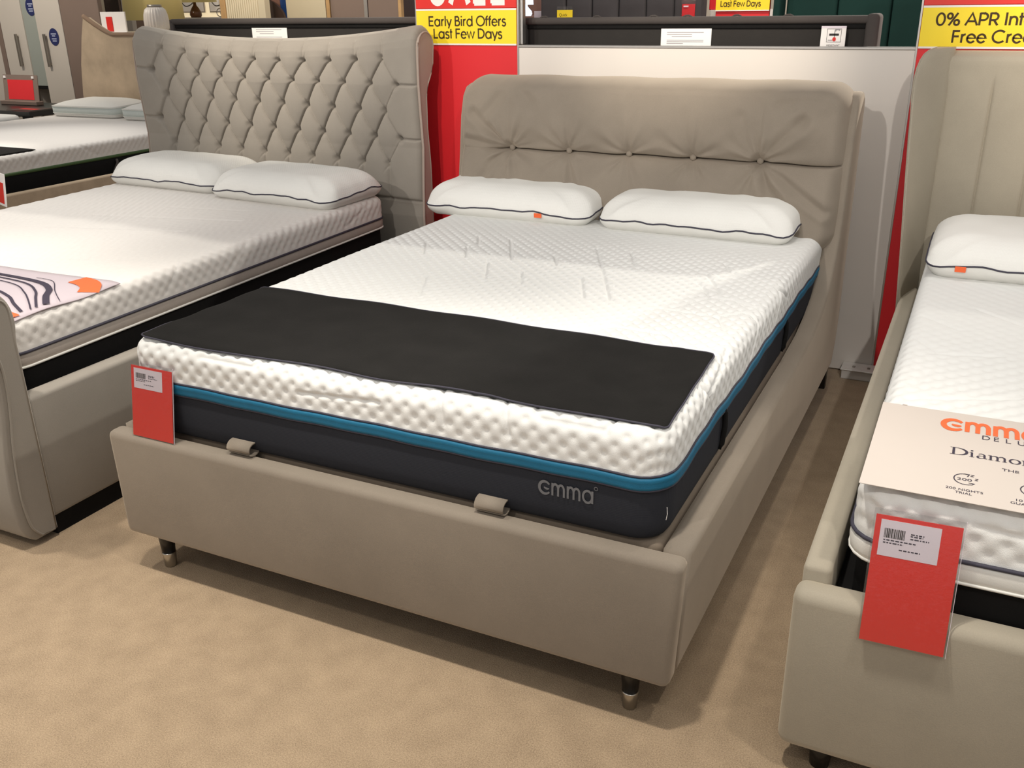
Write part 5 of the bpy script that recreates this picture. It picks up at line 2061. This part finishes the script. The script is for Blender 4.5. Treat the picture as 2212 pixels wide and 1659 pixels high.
t = thing('table_lamp', 'table lamp with large olive drum shade behind the vase', 'lamp', (-5.6, 5.9, 0.905))
V, F = lathe([(0.29, 1.40), (0.27, 1.80)], (-5.595, 5.9, 0), 40)
make('lamp_shade', V, F, M['olive_shade'], t, True)
make('lamp_base', *lathe([(0.10, 0.905), (0.11, 1.0), (0.09, 1.2), (0.03, 1.36), (0.02, 1.43)], (-5.595, 5.9, 0), 24), M['bronze'], t, True)
V, F = rbox(-6.05, -5.2, 5.70, 6.12, 0.0, 0.905, 0.004, 1)
tag(make('sideboard', V, F, M['dark_brown']), 'dark sideboard carrying the olive lamp', 'sideboard')

t = thing('sideboard', 'white sideboard under the bottle-shaped lamp', 'sideboard', (-6.0, 6.95, 0))
V, F = rbox(-6.9, -5.50, 6.70, 7.15, 0.0, 1.395, 0.004, 1)
make('carcass', V, F, M['plastic_white'], t)
V, F = rbox(-6.92, -5.48, 6.68, 7.17, 1.395, 1.41, 0.003, 1)
make('top_board', V, F, M['plastic_white'], t)
t = thing('table_lamp', 'brown bottle-shaped table lamp with olive shade on the white sideboard', 'lamp', (-5.893, 6.8, 1.41))
make('lamp_base', *lathe([(0.052, 0.0), (0.064, 0.025), (0.062, 0.055), (0.040, 0.095), (0.018, 0.125), (0.014, 0.165)], (-5.893, 6.8, 1.41), 24), M['bronze'], t, True)
make('lamp_shade', *lathe([(0.235, 0.155), (0.21, 0.45)], (-5.893, 6.8, 1.41), 32), M['olive_shade'], t, True)
for xx, w_, lb in ((-6.56, 0.42, 'pale framed line drawing left of the bottle lamp'), (-6.10, 0.36, 'pale framed line drawing right of the bottle lamp')):
    t = thing('picture_frame', lb, 'picture', (xx, 7.45, 1.45))
    V, F = rbox(xx-w_/2, xx+w_/2, 7.44, 7.46, 1.455, 1.95, 0.003, 1)
    make('frame', V, F, M['alu'], t)
    V, F = rbox(xx-w_/2+0.015, xx+w_/2-0.015, 7.436, 7.44, 1.47, 1.935)
    make('picture_sheet', V, F, M['white_paper'], t)
    v, f = ribbon(smooth_curve([(xx-0.15, 1.60), (xx-0.08, 1.53), (xx+0.02, 1.55), (xx+0.10, 1.63), (xx+0.05, 1.75), (xx-0.04, 1.72)]), 0.010)
    make('line_drawing', *place2d(v, f, (0, 7.434, 0), UX, UZ), M['ink'], t)
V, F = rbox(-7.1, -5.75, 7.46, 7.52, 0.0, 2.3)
tag(make('display_wall', V, F, M['cream_glow']), 'pale display wall with framed drawings, brightened by added glow', 'panel')
t = thing('ornament', 'small pale wire ornament on the white sideboard', 'ornament', (-5.62, 6.95, 1.41))
make('ornament_ring', *tube([(-5.68+0.05*math.cos(a), 6.95, 1.457+0.042*math.sin(a)) for a in np.linspace(0, 2*PI, 24)[:-1]], 0.006, 6, True), M['alu'], t, True)
make('ornament_ring', *tube([(-5.62+0.04*math.cos(a), 6.93, 1.448+0.034*math.sin(a)) for a in np.linspace(0, 2*PI, 24)[:-1]], 0.005, 6, True), M['alu'], t, True)

# fluted cream wardrobe with oak edge, then arch mirror, cream wardrobe, taupe sliding doors
t = thing('wardrobe', 'cream fluted wardrobe with an oak edge behind the dark headboard', 'wardrobe', (-4.7, 6.3, 0))
V, F = rbox(-4.985, -4.922, 6.18, 6.27, 0.0, 2.2, 0.003, 1)
lab(make('oak_edge', V, F, M['oak'], t), 'light oak side edge')
V, F = rbox(-4.92, -4.432, 6.22, 6.27, 0.0, 2.2)
make('carcass', V, F, M['cream_panel'], t)
for i in range(15):
    x = -4.918+i*0.0268
    V, F = rbox(x, x+0.022, 6.19, 6.23, 0.05, 2.18, 0.006, 2)
    make('flute', V, F, M['cream_panel'], t, True)
V, F = rbox(-4.512, -4.43, 6.19, 6.23, 0.0, 2.2, 0.002, 1)
make('plain_stile', V, F, M['cream_panel'], t)
t = thing('arch_mirror', 'dark arched mirror beside a blue panel behind the dark headboard', 'mirror', (-4.8, 6.76, 0))
arc_pts = [(-5.2, 0.0), (-4.655, 0.0)]+[(-5.2+0.545*math.cos(math.radians(a)), 1.38+0.26*math.sin(math.radians(a))) for a in range(0, 91, 6)]
make('mirror_plate', *prism(arc_pts, 'y', 6.76, 6.79), M['dark_brown'], t)
V, F = rbox(-4.775, -4.675, 6.86, 6.90, 0.0, 2.1)
tag(make('blue_board', V, F, M['blue_panel']), 'narrow blue board right of the arched mirror', 'board')
V, F = rbox(-5.15, -4.78, 6.86, 6.90, 0.0, 2.1)
tag(make('rust_board', V, F, M['rust']), 'rust board behind the arched mirror', 'board')
t = thing('wardrobe', 'brightly lit cream wardrobe with an oak edge behind the dark headboard', 'wardrobe', (-4.4, 6.9, 0))
V, F = rbox(-4.662, -4.153, 6.83, 7.2, 0.0, 2.2, 0.003, 1)
make('carcass', V, F, M['cream_panel'], t)
V, F = rbox(-4.655, -4.16, 6.80, 6.83, 0.05, 2.18, 0.002, 1)
make('door', V, F, M['cream_panel'], t)
V, F = rbox(-4.152, -4.107, 6.80, 7.2, 0.0, 2.2, 0.003, 1)
lab(make('oak_edge', V, F, M['oak'], t), 'light oak side edge')
t = thing('wardrobe', 'taupe sliding-door wardrobe with a metal stile behind the dark headboard', 'wardrobe', (-3.7, 6.9, 0))
V, F = rbox(-4.10, -3.255, 6.84, 7.1, 0.0, 2.2, 0.003, 1)
make('carcass', V, F, M['dark_brown'], t)
for x0, x1 in ((-4.095, -3.69), (-3.643, -3.29)):
    V, F = rbox(x0, x1, 6.80, 6.83, 0.05, 2.18, 0.002, 1)
    make('door', V, F, M['taupe_wall'], t)
V, F = rbox(-3.688, -3.647, 6.79, 6.83, 0.05, 2.18, 0.002, 1)
make('metal_stile', V, F, M['alu'], t)
V, F = rbox(-3.288, -3.253, 6.79, 6.84, 0.0, 2.2, 0.002, 1)
make('oak_edge', V, F, M['oak'], t)
t = thing('screen', 'glowing pink and blue screen beside the red sale sign', 'screen', (-3.4, 7.6, 0))
V, F = rbox(-3.75, -3.10, 7.62, 7.66, 1.44, 2.1, 0.004, 1)
make('screen_case', V, F, M['black'], t)
V, F = rbox(-3.74, -3.62, 7.615, 7.62, 1.46, 2.08)
make('screen_field', V, F, M['screen_pink'], t)
V, F = rbox(-3.62, -3.12, 7.615, 7.62, 1.46, 2.08)
make('screen_field', V, F, M['screen_blue'], t)
V, F = rbox(-3.45, -3.40, 7.63, 7.65, 0.0, 1.45)
make('stand_post', V, F, M['alu'], t)
V, F = rbox(-3.65, -3.20, 7.55, 7.75, 0.0, 0.03)
make('stand_foot', V, F, M['alu'], t)
t = thing('sofa', 'grey sofa back under the glowing screen', 'sofa', (-3.3, 7.3, 0))
for x0, x1 in ((-3.75, -3.44), (-3.43, -2.9)):
    V, F = rbox(x0, x1, 7.25, 7.45, 0.35, 1.435, 0.04, 4)
    make('back_cushion', V, F, M['sofa_grey'], t, True)
V, F = rbox(-3.8, -2.8, 7.2, 7.5, 0.0, 0.40, 0.02, 2)
make('base', V, F, M['sofa_grey'], t, True)
